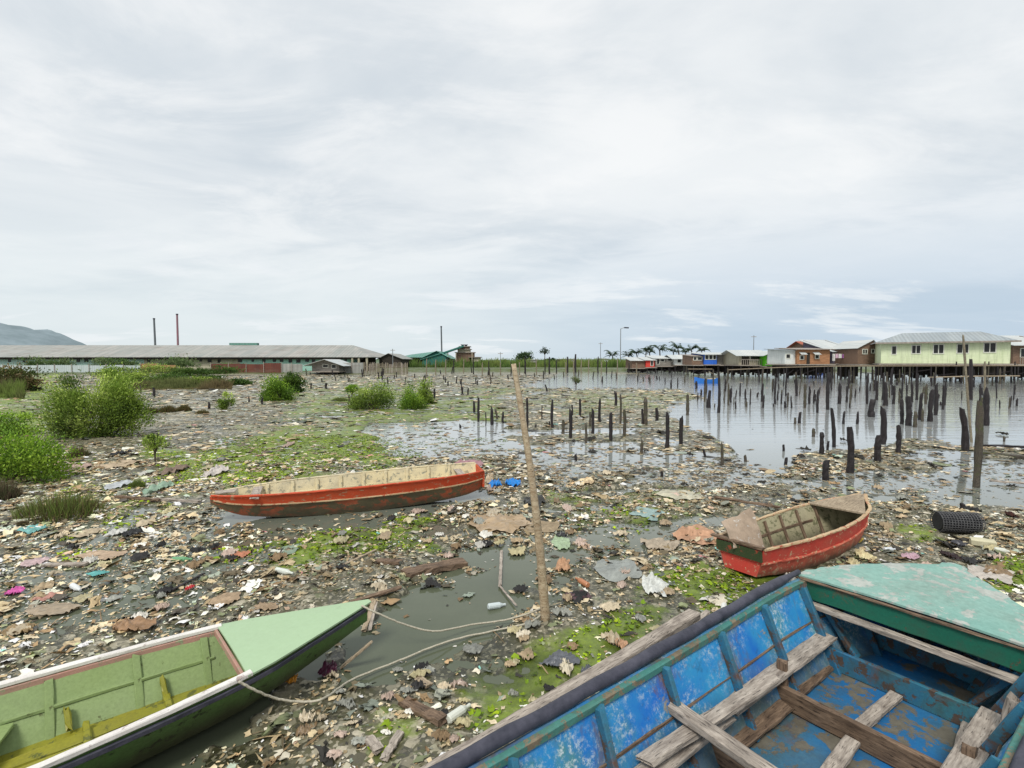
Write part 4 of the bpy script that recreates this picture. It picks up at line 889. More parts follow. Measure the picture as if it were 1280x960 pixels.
def house(name, label, px0, px1, Y, pyb, pyt, wallmat, roofmat, roof='shed', depth=5, pk=None, over=.5, windows=(), ridge=None, deck=1.0, rearz=None, door=None, stilt=True, ledge=0, rot=0, cat='house'):
    a = at(px0, pyb, Y); c_ = at(px1, pyb, Y); zt = at(px0, pyt, Y).z; zb = a.z; W_ = c_.x-a.x
    if rot: k_ = ray(px1, 440); k_ = k_[0]/k_[1]; W_ = (k_*Y-a.x)/(math.cos(rot)-k_*math.sin(rot))
    root = thing(name, label, cat, (a.x, Y, 0), rot); b = MB()
    if roof == 'gable_front':
        pkz = at(px0, pk, Y).z; rx = W_/2 if ridge is None else (ridge-px0)/(px1-px0)*W_
        b.add([(0, 0, zb), (W_, 0, zb), (W_, 0, zt), (rx, 0, pkz-.06), (0, 0, zt)], [(0, 1, 2, 3, 4)]); b.add([(0, depth, zb), (W_, depth, zb), (W_, depth, zt), (rx, depth, pkz-.06), (0, depth, zt)], [(4, 3, 2, 1, 0)])
        b.quad((0, depth, zb), (0, 0, zb), (0, 0, zt), (0, depth, zt)); b.quad((W_, 0, zb), (W_, depth, zb), (W_, depth, zt), (W_, 0, zt))
        rb = MB(); sl_ = (pkz-zt)/rx; s2 = (pkz-zt)/(W_-rx)
        rb.slab([(-over, -over, zt-sl_*over), (rx, -over, pkz), (rx, depth+over, pkz), (-over, depth+over, zt-sl_*over)], .06); rb.slab([(rx+.002, -over, pkz), (W_+over, -over, zt-s2*over), (W_+over, depth+over, zt-s2*over), (rx+.002, depth+over, pkz)], .06)
    elif roof == 'gable_side':
        pkz = at(px0, pk, Y+depth/2).z; b.box(0, W_, 0, depth, zb, zt); b.add([(0, 0, zt), (0, depth, zt), (0, depth/2, pkz-.05)], [(0, 2, 1)]); b.add([(W_, 0, zt), (W_, depth, zt), (W_, depth/2, pkz-.05)], [(0, 1, 2)])
        rb = MB(); sl_ = (pkz-zt)/(depth/2); rb.slab([(-over, -over, zt-sl_*over), (W_+over, -over, zt-sl_*over), (W_+over-(over if ledge else 0), depth/2, pkz), (-over, depth/2, pkz)], .06)
        rb.slab([(-over, depth/2+.002, pkz), (W_+over, depth/2+.002, pkz), (W_+over, depth+over, zt-sl_*over), (-over, depth+over, zt-sl_*over)], .06)
    elif roof == 'hip':
        pkz = at((px0+px1)/2, pk, Y).z; b.box(0, W_, 0, depth, zb, zt); rb = MB(); i0, i1 = W_*.22, W_*.86; yr = depth/2; o_ = over
        E = [(-o_, -o_, zt-.03), (W_+o_, -o_, zt-.03), (W_+o_, depth+o_, zt-.03), (-o_, depth+o_, zt-.03)]; g0, g1 = (i0, yr, pkz), (i1, yr, pkz)
        rb.slab([E[0], E[1], g1, g0], .06); rb.slab([E[2], E[3], g0, g1], .06); rb.slab([E[1], E[2], g1], .06); rb.slab([E[3], E[0], g0], .06)
    else:
        pkz = at(px0, pk, Y+depth).z if pk else zt+.5; b.box(0, W_, 0, depth, zb, zt)
        b.add([(0, 0, zt), (0, depth, zt), (0, depth, pkz-.08)], [(0, 2, 1)]); b.add([(W_, 0, zt), (W_, depth, zt), (W_, depth, pkz-.08)], [(0, 1, 2)])
        rb = MB(); sl_ = (pkz-zt)/depth; rb.slab([(-over, -over, zt+.03-sl_*over), (W_+over, -over, zt+.03-sl_*over), (W_+over, depth+over, pkz), (-over, depth+over, pkz)], .07)
    b.build('wall', wallmat, root); rb.build('roof', roofmat, root)
    s = Y/F
    if rot:
        cr, sr = math.cos(rot), math.sin(rot)
        def fx(px_): k_ = ray(px_, 440); k_ = k_[0]/k_[1]; return (k_*Y-a.x)/(cr-k_*sr)
        for wdef in windows:
            u0, u1 = fx(wdef[0]), fx(wdef[1]); Yh = Y+sr*(u0+u1)/2
            window(root, u0, u1, at(0, wdef[3], Yh).z, at(0, wdef[2], Yh).z, 0, wdef[4])
        windows = ()
    for wdef in windows:
        wx0, wx1, wy0, wy1 = wdef[:4]; window(root, (wx0-px0)*s, (wx1-px0)*s, at(0, wy1, Y).z, at(0, wy0, Y).z, 0, wdef[4] if len(wdef) > 4 else 1, wdef[5] if len(wdef) > 5 else None)
    if door:
        d0, d1, t0 = door; b = MB(); b.box((d0-px0)*s, (d1-px0)*s, -.04, -.002, zb+.02, at(0, t0, Y).z); b.build('door', M['shadowwood'], root)
    if stilt:
        b = MB(); b.box(-.3, W_+.3, -deck, depth, zb-.16, zb-.02); b.build('deck', M['grey_wood'], root); stilts(root, 0, W_, -deck*.8, depth, zb-.16, 1.15, .085, M['dark_post'], int(px0))
    return root, s, zb, zt, W_
# long warehouse on the left
Yw = 112; root = thing('warehouse', 'very long low grey roofed warehouse with pale teal wall across the left background', 'warehouse', (0, Yw, 0))
xa = at(-260, 447, Yw).x; xb = at(466, 447, Yw).x; ze = at(0, 446.2, Yw).z; zr = at(0, 431.5, Yw+8).z; xr = at(441, 431.5, Yw+8).x
b = MB(); b.box(xa, at(180, 447, Yw).x, 0, 16, 0, ze-.05); b.build('wall', M['w_teal'], root)
b = MB(); b.box(at(180, 447, Yw).x+.01, at(300, 447, Yw).x, 0.01, 16, 0, ze-.05); b.build('wall', M['w_beige'], root)
b = MB(); b.box(at(300, 447, Yw).x+.01, at(438, 447, Yw).x, 0, 16, 0, ze-.05); b.build('wall', plain('mint_wall', (.25, .48, .40), (.36, .56, .48), .7), root)
b = MB(); b.box(xa, xb-2, -.9, -.02, ze-.50, ze-.14); b.build('eave_shadow_strip', M['shadowwood'], root)  # dark strip standing in for the shadow under the eave
b = MB(); b.slab([(xa, -1.2, ze), (xb, -1.2, ze), (xr, 8, zr), (xa, 8, zr)], .1); b.slab([(xb+.01, -1.2, ze), (xb+1, 17.2, ze), (xr+.01, 8, zr)], .1); b.slab([(xa, 8.01, zr), (xr, 8.01, zr), (xb+1, 17.2, ze), (xa, 17.2, ze)], .1)
b.build('roof', M['roof_grey'], root)
b = MB(); c0 = at(285, 429, Yw+8).x; c1 = at(320, 429, Yw+8).x; b.box(c0, c1, 8.5, 9.5, zr-.1, zr+.55); b.build('roof_vent', M['roof_green'], root)
r = random.Random(3)
for px in [12, 30, 48, 82, 98, 108, 120, 186, 250, 262, 274, 300, 316, 330, 343, 352, 363, 373, 384, 392, 403, 413, 422, 432, -30, -70, -110]:
    x = at(px, 450, Yw).x; z1 = ze-.45-r.uniform(0, .1); hh = r.uniform(.5, .75); ww = r.uniform(.5, .9)
    b = MB(); b.box(x-ww/2, x+ww/2, -.05, -.004, z1-hh, z1); b.build('window', M['pane'], root)
for px in (442, 450, 460): x = at(px, 450, Yw).x; b = MB(); b.box(x-.2, x+.2, -1.0, -.6, 0, ze-.1); b.build('pillar', M['w_beige'], root)
b = MB(); b.box(at(438, 447, Yw).x+.02, xb-1, 6, 6.3, 0, ze-.12); b.build('back_wall', M['shadowwood'], root)
# chimneys
def chimney(px0, py0, px1, py1, Y, w_, mats, label):
    a = at(px0, py0, Y); c_ = at(px1, py1, Y); rt_ = thing('chimney', label, 'chimney', (c_.x, Y, 0)); rr = w_*Y/F/2
    b = MB(); b.tube([(0, 0, 0), (a.x-c_.x, 0, a.z)], [rr*1.1, rr*.9], 12); b.build('stack', mats, rt_); b = MB(); b.tube([(a.x-c_.x, 0, a.z-.02), (a.x-c_.x, 0, a.z+.4)], [rr*1.15, rr*1.15], 12); b.build('rim', M['rubber'], rt_)
chimney(192.5, 399, 194.5, 432, 200, 2.3, plain('grey_stack', (.10, .12, .14), (.16, .17, .18), .5), 'grey chimney behind the long warehouse, left of the pinkish one')
chimney(221.3, 393.5, 222.5, 432, 200, 2.4, plain('pink_stack', (.30, .12, .15), (.26, .17, .20), .5), 'pinkish red chimney behind the long warehouse, taller of the two')
chimney(551.5, 409, 552.5, 441, 180, 1.9, plain('dark_stack', (.08, .10, .11), (.13, .14, .15), .5), 'dark chimney rising behind the green sheds')
def thin_pole(px, py0, py1, Y, w_, label, name='utility_pole', lamp=0):
    c_ = at(px, py1, Y); a = at(px, py0, Y); b = MB(); rr = w_*Y/F/2; b.tube([(0, 0, -.5), (0, 0, a.z-c_.z)], [rr*1.1, rr*.8], 8)
    rt_ = thing(name, label, 'street lamp' if lamp else 'pole', c_); b.build('pole', plain('pole_grey', (.16, .18, .19), (.24, .25, .26), 2), rt_)
    b = MB(); hz = a.z-c_.z
    if lamp: b.sweep([(0, 0, hz), (.9, 0, hz+.3)], .14, .14); b.build('arm', M['roof_grey'], rt_); b = MB(); b.sweep([(.9, 0, hz+.30), (2.0, 0, hz+.25)], .55, .3); b.build('lamp_head', M['rubber'], rt_)
    else: b.sweep([(-.5, 0, hz-.3), (.5, 0, hz-.3)], .1, .1); b.build('crossarm', M['grey_wood'], rt_)
thin_pole(775.5, 411, 453, 130, 1.1, 'tall grey street lamp on the far bank left of the shacks', 'street_lamp', 1)
thin_pole(750.5, 428, 453, 130, .8, 'thin pale utility pole left of the tall street lamp')
thin_pole(942, 419, 437, 100, 1.0, 'dark utility pole behind the open beige stilt house')
thin_pole(491, 436, 456, 108, 1.0, 'thin pale pole in front of the black open shed')
thin_pole(625.5, 440, 464, 100, .8, 'thin pole on the bank left of the bamboo pole top')
# sheds right of warehouse
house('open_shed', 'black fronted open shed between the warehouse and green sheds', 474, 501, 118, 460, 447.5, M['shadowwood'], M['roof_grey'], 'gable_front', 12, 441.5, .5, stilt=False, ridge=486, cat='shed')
house('green_shed', 'long green roofed shed with gable end left of the dark chimney', 528, 562, 135, 458, 447, M['w_dteal'], M['roof_green'], 'gable_front', 14, 438.5, .6, stilt=False, ridge=546, cat='shed')
root = thing('green_shed', 'low wide green roof sloping left of the gabled green shed', 'shed', (at(500, 450, 137).x, 137, 0)); s = 137/F; b = MB()
zt = at(0, 446.5, 137).z; b.box(0, 28*s, .5, 12, 0, zt-.1); b.build('wall', M['shadowwood'], root); b = MB(); b.slab([(-.5, -.5, zt), (30*s, -.5, zt), (44*s, 7, at(0, 438.7, 144).z), (8*s, 7, at(0, 443, 144).z)], .1); b.build('roof', M['roof_green'], root)
root = thing('green_shed', 'teal lean-to shed in front of the gabled green shed', 'shed', (at(528, 450, 128).x, 128, 0)); s = 128/F; b = MB(); zt = at(0, 449, 128).z
b.add([(0, 0, 0), (30*s, 0, 0), (30*s, 0, at(0, 446, 128).z), (24*s, 0, at(0, 442, 128).z), (0, 0, zt)], [(0, 1, 2, 3, 4)]); b.build('wall', M['w_dteal'], root)
b = MB(); b.slab([(-.5, -.4, zt-.05), (24*s, -.4, at(0, 441.5, 128).z), (24*s, 5, at(0, 441.5, 128).z), (-.5, 5, zt-.05)], .08); b.slab([(24*s+.01, -.4, at(0, 441.5, 128).z), (32*s, -.4, at(0, 446, 128).z), (32*s, 5, at(0, 446, 128).z), (24*s+.01, 5, at(0, 441.5, 128).z)], .08); b.build('roof', plain('teal_roof', (.12, .34, .27), (.18, .4, .33), .5), root)
# conveyor tower (processing plant)
root = thing('conveyor_tower', 'brown stepped plant with sloping conveyor and two funnels right of the dark chimney', 'plant', (at(570, 452, 132).x, 132, 0)); s = 132/F
zf = lambda py: at(0, py, 132).z
for (x0, x1, y0, y1, mt, nm) in [(0, 22, 452, 441, 'w_brown', 'lower_storey'), (2, 17, 441, 437, 'w_beige', 'middle_storey'), (5, 16, 437, 433.5, 'w_brown', 'upper_storey'), (17, 30, 452, 447, 'w_beige', 'annex')]:
    b = MB(); b.box(x0*s, x1*s, 0, 4, zf(y0), zf(y1)); b.build(nm, M[mt], root); b = MB(); b.box(x0*s-.3, x1*s+.3, -.4, 4.4, zf(y1)+.01, zf(y1)+.18); b.build('roof', M['roof_brown'], root)
b = MB(); b.sweep([(-28*s, -1, zf(446)), (10*s, -1, zf(433))], 1.2, .5); b.build('conveyor', M['w_dteal'], root)
for x in (8, 12): b = MB(); b.tube([(x*s, 1, zf(434)), (x*s, 1, zf(432)), (x*s, 1, zf(430.5))], [.25, .3, .6], 8); b.build('funnel', M['rubber'], root)
for x in (-10, 0, 20): b = MB(); b.box(x*s, x*s+.2, -1.1, -.9, 0, zf(441)); b.build('pillar', M['w_beige'], root)
# hut with grey gable roof
hr = house('open_hut', 'small open sided hut with shallow grey gable roof before the warehouse', 390, 424, 92, 464, 454.5, M['w_grey'], M['roof_light'], 'gable_front', 6, 449, 1.2, stilt=True, ridge=408, cat='hut', windows=((404, 410, 456, 459), (415, 420, 456, 460)))
# fences
def panel_fence(name, label, px0, px1, Y, pyb, pyt, mat, step=3.0, uneven=0.0, seed=0):
    a = at(px0, pyb, Y); c_ = at(px1, pyb, Y); zt = at(px0, pyt, Y).z; root = thing(name, label, 'fence', (a.x, Y, 0)); L = c_.x-a.x; n = max(2, int(L/step)); q = random.Random(seed)
    b = MB(); pm = MB()
    for i in range(n):
        z = zt+q.uniform(-uneven, uneven); b.box(i*L/n+.02, (i+1)*L/n-.02, q.uniform(0, .06), .1, 0.05, z); pm.box(i*L/n-.05, i*L/n+.05, -.09, -.004, 0, z+.25)
    b.build('panel', mat, root); pm.build('fence_post', M['grey_wood'], root); return root
panel_fence('sheet_fence', 'long pale corrugated sheet fence in front of the warehouse at left', -60, 176, 97, 468, 456.5, corrug('white_sheet', (.46, .53, .53), (.56, .62, .62), (.36, .38, .36), 18, .4), 3, .05, 1)
panel_fence('board_fence', 'patched orange brown board fence beside the pale sheet fence', 176, 220, 96, 467, 455.5, M['w_orange'], 2.5, .15, 2)
panel_fence('board_fence', 'low patched pale board fence left of the rusty red fence', 220, 264, 97, 467, 458, M['w_beige'], 2, .2, 3)
panel_fence('rusty_fence', 'rusty red sheet fence in front of the warehouse', 264, 352, 96, 467, 454.5, corrug('rust_sheet', (.11, .03, .02), (.16, .05, .03), (.2, .15, .11), 18, .7), 3, .12, 4)
panel_fence('sheet_fence', 'short grey sheet fence right of the open hut', 424, 455, 95, 464, 453.5, M['roof_grey'], 2.5, .05, 5)
panel_fence('sheet_fence', 'short grey sheet fence left of the open hut', 352, 378, 96, 464, 455, M['roof_grey'], 2.5, .1, 6)
a = at(455, 468, 93); root = thing('stake_fence', 'palisade of weathered grey stakes on the shore right of the hut', 'fence', (a.x, 93, 0)); s = 93/F
q = random.Random(4)
for i in range(44):
    x = i*1.27*s; b = MB(); b.sweep([(x, 0, -.3), (x+q.uniform(-.08, .08), 0, at(0, 453.5+q.uniform(-1, 2), 93).z)], .12, .06, up=(0, 1, 0)); b.build('stake', M['pale_post'] if q.random() < .5 else M['grey_wood'], root)
for z in (.6, 1.5): b = MB(); b.box(0, 55*s, .05, .12, z, z+.1); b.build('rail', M['grey_wood'], root)
# containers on far bank
for (x0, x1, yb, yt, mt, lab) in [(660, 672, 453, 450, 'roof_grey', 'low grey container on the far bank right of the rounded tree'), (698, 704, 453, 449, 'shadowwood', 'dark small hut at the left end of the grey bank building'), (704.3, 718, 453, 449, 'roof_grey', 'low grey building on the far bank'), (751, 760, 452, 448.5, 'w_white', 'white low building on the far bank left of the lone palm')]:
    house('bank_building', lab, x0, x1, 150, yb, yt, M[mt], M['roof_grey'], 'shed', 5, yt-.6, .2, stilt=False, cat='building')
# stilt houses, left to right
house('stilt_shack', 'grey brown stilt shack with flat light roof, leftmost of the houses', 790, 807, 106, 460, 450.5, M['w_brown'], M['roof_light'], 'shed', 6, 446.5, .5)
house('stilt_shack', 'small bright red stilt shack front next to the leftmost shack', 807.3, 818, 105.5, 459, 450, M['w_red'], M['roof_light'], 'shed', 6, 446, .4, windows=((813.5, 816, 451, 457),))
house('stilt_shack', 'grey white stilt shack with dark windows right of the red one', 818.5, 842, 107, 457.5, 447.8, M['w_grey'], M['roof_light'], 'shed', 6, 444.5, .5, windows=((826, 830, 449, 452), (834, 840, 448.5, 451), (821, 824, 449, 455)))
house('stilt_shack', 'small pale boxy shack with light gable roof left of the blue house', 843, 862, 106, 456, 447.5, M['w_white'], M['roof_light'], 'gable_side', 6, 443.5, .8, windows=((847, 851, 449, 453),), door=(856, 859, 449.5))
house('stilt_house', 'brown timber stilt house wing with openings left of the blue panels', 865, 880, 88, 456, 445, M['w_brown'], M['roof_brown'], 'shed', 5, 443, .3, windows=((867, 870, 446.5, 450), (872, 877, 446.5, 450)))
house('stilt_house', 'stilt house with bright blue front panels and windows', 880.3, 896, 87.5, 455.5, 442.8, M['w_blue'], M['roof_light'], 'shed', 6, 440.5, .6, windows=((881.5, 885, 444, 449, 1), (886.5, 890, 444, 449, 1), (891.5, 894.5, 444, 449, 1)))
house('stilt_house', 'dark grey stilt house wing right of the blue front', 896.3, 923, 88, 456, 443, M['w_grey'], M['roof_light'], 'shed', 6, 440.5, .6, windows=((906, 911, 447, 452), (914, 919, 448, 453)))
root, s, zb, zt, W_ = house('stilt_house', 'open fronted beige stilt house with light roof and railing', 923.5, 956, 82, 456, 443, M['w_beige'], M['roof_light'], 'gable_side', 6, 437.5, .8, windows=((938, 952, 444.5, 450, 1),), door=(927, 936, 444.5))
b = MB()
for i in range(14): b.box(i*W_/13-.03, i*W_/13+.03, -.95, -.9, zb, zb+.8)
b.box(0, W_, -.96, -.89, zb+.8, zb+.88); b.build('railing', M['grey_wood'], root)
house('stilt_house', 'bright lime green gabled stilt house', 957, 980, 80, 457.5, 442.5, M['w_lime'], M['roof_light'], 'gable_front', 6, 438, .7, windows=((959, 966, 445, 453, 1),), door=(975.5, 978, 446))
house('stilt_house', 'white washed stilt shack joined to the orange plank house', 981, 996, 73, 455, 437.5, M['w_white'], M['roof_blue'], 'shed', 5, 436, .4, windows=((982.5, 987, 443, 447.5, 1),))
root, s, zb, zt, W_ = house('stilt_house', 'orange brown plank stilt house with awnings, right of the white shack', 996.3, 1037, 72.5, 455, 436.5, M['w_orange'], M['roof_brown'], 'shed', 5, 434.8, .5, windows=((1000, 1004, 445, 449), (1019, 1023, 444, 448)), door=(1008, 1012, 441))
for px in (1015, 998): x = (px-996.3)*s; b = MB(); b.slab([(x, -.7, zb+1.35), (x+.9, -.7, zb+1.35), (x+.9, -.01, zb+1.7), (x, -.01, zb+1.7)], .03); b.build('awning', M['roof_light'], root)
house('stilt_house', 'house with rusty red roof showing behind the orange plank house', 1016, 1048, 82, 452, 436, M['w_brown'], M['roof_red'], 'gable_side', 8, 426.5, .6)
root, s, zb, zt, W_ = house('stilt_house', 'house with broad light metal roof and dark purple wall behind hanging laundry', 1042, 1072, 75, 454, 438.5, M['w_purple'], M['roof_light'], 'shed', 8, 424.5, .6)
x0 = at(1040, 450, 73).x; x1 = at(1070, 450, 73).x
b = MB(); zl = at(0, 441.6, 73).z; b.tube([(x0, 73, zl), ((x0+x1)/2, 73, zl-.12), (x1, 73, zl)], .015, 5); tag(b.build('clothes_line', M['rope']), 'clothes line stretched before the purple walled stilt house', 'clothes line')
for k, (px, c_, h_) in enumerate([(1042, (.7, .7, .66), 1.0), (1046, (.65, .45, .55), .6), (1050, (.75, .75, .72), .6), (1054.5, (.4, .15, .4), .6), (1058, (.6, .3, .4), .7), (1061, (.7, .4, .5), .6), (1065, (.75, .72, .7), .45), (1068, (.6, .35, .4), .4)]):
    x = at(px, 450, 73).x; b = MB(); n = 5
    for i in range(n): b.quad((x-.2+.4*i/n*1.0, 73+.02*math.sin(i*2), zl-.09), (x-.2+.4*(i+1)/n, 73+.02*math.sin(i*2+2), zl-.09), (x-.2+.4*(i+1)/n, 73+.04*math.sin(i*2+2), zl-.09-h_), (x-.2+.4*i/n, 73+.04*math.sin(i*2), zl-.09-h_+.03))
    o = b.build('laundry', plain('cloth', c_, tuple(v*.8 for v in c_), 2)); reg(o, 'piece of laundry hanging before the purple walled stilt house', 'laundry', px, 'laundry on the line')
house('stilt_house', 'brown timber gabled stilt house left of the pale green house', 1072, 1098, 70, 455, 434, M['w_brown'], M['roof_light'], 'gable_front', 6, 424.5, .25, windows=((1078, 1083, 437, 442, 2), (1089, 1092, 437, 441)), ridge=1090, door=(1096, 1098, 437))
# pale green long house, right end a little nearer
Yg = 64; root, s, zb, zt, W_ = house('stilt_house', 'long pale lime green stilt house with five dark windows', 1101, 1263, Yg, 454.2, 428, M['w_green'], M['roof_blue'], 'hip', 9, 415, .6, rot=R(-30),
    windows=((1115, 1120, 433, 442.5, 1), (1140, 1150, 432, 441.5, 2), (1167, 1179, 431, 441.5, 2), (1196.5, 1210, 430.5, 441, 2), (1230, 1244, 429, 440, 2)))
b = MB()
for i in range(19): x = i*W_/18.; b.box(x-.008, x+.008, -.012, -.002, zb, zt-.05)
b.build('wall_joint', plain('joint_green', (.40, .50, .26), (.44, .54, .3), 2), root)  # thin upright joint strips, darker green than the wall
b = MB(); b.box(-.7, W_+.7, -.74, -.68, zt-.2, zt-.02); b.build('fascia', M['roof_brown'], root)
root, s, zb, zt, W_ = house('stilt_house', 'dark brown stilt house with railing at the right edge behind the long pale green house', 1266, 1330, 66, 455, 430, M['w_brown'], M['roof_light'], 'shed', 6, 419, .8, windows=((1275, 1282, 436, 446),))
b = MB()
for i in range(20): b.box(i*.32, i*.32+.06, -.95, -.9, zb, zb+.85)
b.box(0, W_, -.96, -.88, zb+.85, zb+.93); b.build('railing', M['grey_wood'], root)
# walkways
def walkway(label, pts, posts_every=1.7, w_=1.0, seed=0, pm=None):
    P = [Vector(p) for p in pts]; root = thing('plank_walkway', label, 'walkway', (P[0].x, P[0].y, 0)); o_ = Vector((P[0].x, P[0].y, 0)); q = random.Random(seed)
    b = MB(); b.sweep([p-o_ for p in P], w_, .09, jit=.01); b.build('deck', pm or M['pale_wood'], root)
    for i in range(len(P)-1):
        a, c_ = P[i]-o_, P[i+1]-o_; L = (c_-a).length; n = max(1, int(L/posts_every))
        for k in range(n):
            p_ = a.lerp(c_, k/n)
            for s_ in ((-.35, .35) if q.random() < .4 else (q.choice((-.35, .35)),)):
                b = MB(); x = p_.x+q.uniform(-.15, .15); b.tube([(x+q.uniform(-.1, .1), p_.y+s_, -.5), (x, p_.y+s_, p_.z-.04+(.0 if q.random() < .8 else .5))], [.07, .06], 6); b.build('support_post', M['brown_post'] if q.random() < .6 else M['dark_post'], root)
walkway('long pale plank walkway on stilts running before the stilt houses to the right edge', [at(912, 462.3, 70), at(975, 459.3, 62), at(1040, 457.6, 56), at(1100, 457.4, 56), at(1200, 457.2, 56), at(1330, 457, 56)], 2.6, .9, 1)
walkway('lower short pale plank walkway under the pale green house', [at(1163, 471.5, 50), at(1215, 470.3, 50), at(1272, 469.8, 50)], 2.2, .5, 2)
walkway('thin plank walkway on the waterline before the blue house', [at(860, 461.3, 84), at(890, 461.3, 84)], 2, .4, 3)
walkway('crooked plank path on posts in front of the stake fence', [at(430, 471.5, 78), at(480, 473, 77), at(520, 470, 80)], 2.5, .35, 4, M['grey_wood'])
r = random.Random(12)
for i in range(24):
    px = r.uniform(985, 1280); o, _, _ = post(px, r.uniform(471, 481), r.uniform(454, 466), r.uniform(1.2, 2.4), px+r.uniform(-1, 1), M['brown_post'] if r.random() < .4 else (M['dark_post'] if r.random() < .8 else M['pale_post']), 'jetty_post')
    tag(o, 'slim upright jetty post in the thicket of posts around the plank walkways', 'post', 'jetty posts around the walkways')
# moored blue boats near the houses
def far_boat(px0, px1, py, hpx, mat, label):
    a = gp(px0, py); c_ = gp(px1, py); L = c_.x-a.x; rt_ = thing('moored_boat', label, 'boat', (a.x, a.y, 0), .12); hh = hpx*a.y/F
    B = Boat(rt_, [(0, .05, .02, hh*1.3, .1), (L*.3, .55, .35, hh*.95, -.1), (L*.7, .6, .4, hh*.9, -.1), (L, .4, .3, hh*1.05, 0)], th=.03); B.hull([mat, mat, M['cream_in'], M['grey_wood'], mat])
    plank('thwart', (L*.5, .5, hh*.7), (L*.5, -.5, hh*.7), .25, .03, M['grey_wood'], rt_, n=4)
far_boat(868, 898, 479.5, 6.5, plain('boat_blue', (.02, .13, .5), (.04, .2, .6), 2), 'bright blue boat moored in the water below the blue house')
far_boat(1008, 1030, 468.5, 3.5, plain('boat_blue2', (.05, .1, .35), (.08, .15, .45), 2), 'small dark blue boat moored below the orange plank house')
a = gp(893, 478); o = plank('leaning_stick', at(886, 464, a.y), at(899, 473, a.y-.5), .07, .07, M['pale_post'], None); tag(o, 'pale stick leaning above the moored bright blue boat', 'stick')

# ------------------------------------------------------------------ litter
PAL = np.array([(.55, .46, .31), (.68, .59, .43), (.40, .32, .20), (.80, .75, .62), (.24, .17, .10), (.12, .10, .065), (.30, .31, .26), (.045, .042, .035), (.24, .27, .16), (.50, .36, .22), (.88, .86, .80), (.42, .48, .40), (.17, .19, .16), (.58, .44, .33), (.28, .52, .46), (.60, .30, .30)])
PW = np.array([14, 12, 10, 9, 9, 8, 6, 9, 7, 4, 5, 3, 5, 1.5, .3, .2]); PW = PW/PW.sum()
def inpoly(x, y, poly):
    ins = np.zeros(x.shape, bool); n = len(poly)
    for i in range(n):
        ax, ay = poly[i]; bx, by = poly[(i+1) % n]; c = ((ay > y) != (by > y)); ins ^= c & (x < (bx-ax)*(y-ay)/((by-ay) if by != ay else 1e-9)+ax)
    return ins
def scatter(x, y, size, n, r, pal=PAL, pw=PW, crump=.28, z_off=0, aspect=(.25, 1.0)):
    px, py, W, A = fields(x, y); h = np.maximum(ground_h(x, y, W), 0); N = len(x)
    g_ = np.linspace(-.5, .5, n); U, Vv = np.meshgrid(g_, g_, indexing='ij'); U = U.ravel(); Vv = Vv.ravel(); K = n*n
    L = size; asp = r.uniform(*aspect, N); a = r.uniform(0, 2*np.pi, N)
    lx = (U[None]+r.normal(size=(N, K))*.13)*L[:, None]; ly = (Vv[None]+r.normal(size=(N, K))*.13)*(L*asp)[:, None]
    lx += Vv[None]*r.normal(size=(N, 1))*.3*L[:, None]
    curl = r.normal(size=(N, 1))*.9; lz = (U[None]**2)*curl*L[:, None]+r.normal(size=(N, K))*crump*(L*asp)[:, None]*.5+ly*r.normal(size=(N, 1))*.35+lx*r.normal(size=(N, 1))*.12
    lz = np.where(W[:, None] > .6, lz*.3, lz*.62)*(1-.62*sm(y, 6, 16))[:, None]; lz -= lz.min(1, keepdims=True)*.75
    X = x[:, None]+lx*np.cos(a)[:, None]-ly*np.sin(a)[:, None]; Y_ = y[:, None]+lx*np.sin(a)[:, None]+ly*np.cos(a)[:, None]; Z = h[:, None]+lz+.004+z_off
    k = r.choice(len(pal), N, p=pw); C = pal[k]*r.uniform(.65, 1.2, N)[:, None]; damp = np.where(W > .5, .75, 1)[:, None]; C = C*damp
    # local grouping of colours
    gcl = fbm(x/.7, y/.7, 77, 2)[:, None]; C = C*(.6+.8*gcl)
    lf = (sm(-px, -420, -150)*sm(py, 540, 600))[:, None]; C = C*(1+.45*lf)+lf*np.array([.05, .04, .03]); gm_ = C.mean(1, keepdims=True); C = np.clip((gm_+(C-gm_)*1.22)*1.05, .01, .9)
    Cv = C[:, None, :]*r.uniform(.85, 1.12, (N, K, 1))
    ii = np.arange(K).reshape(n, n); q = np.stack([ii[:-1, :-1], ii[1:, :-1], ii[1:, 1:], ii[:-1, 1:]], -1).reshape(-1, 4)
    Fq_ = (q[None]+np.arange(N)[:, None, None]*K).reshape(-1, 4)
    return np.stack([X, Y_, Z], -1).reshape(-1, 3), Fq_, Cv.reshape(-1, 3)
def accept(x, y, r, algkeep=.45, waterkeep=.07):
    px, py, W, A = fields(x, y); cl = fbm(x/.8, y/.8, 61, 4); cl2 = fbm(x/.25, y/.25, 67, 3)
    p = (.12+.95*sm(cl*.55+cl2*.45, .38, .62))*(.62+.38*sm(y, 3, 7)); p = p*np.where(A > .45, algkeep, 1); p = p*(1-(1-waterkeep)*sm(W, .45, .9))
    # the open pool is nearly clear, the main water clear
    main = seg_sdf(px, py, WATER, 2.2) > 6; p = np.where(main, .004, p)
    p = p*np.where(seg_sdf(px, py, SHEEN, 2) > 0, .22, 1)
    ok = r.uniform(0, 1, len(x)) < p
    for ft in FOOT: ok &= ~inpoly(x, y, ft)
    ok &= np.hypot(x-pb.x, y-pb.y) > .06
    return ok
def region(n, y0, y1, r, power=1.0, umax=1.25):
    if power == 1: y = np.sqrt(r.uniform(y0**2, y1**2, n))
    else: y = 1/np.sqrt(r.uniform(1/y1**2, 1/y0**2, n)) if power == -1 else np.exp(r.uniform(np.log(y0), np.log(y1), n))
    return r.uniform(-umax, umax, n)*(y+.6), y
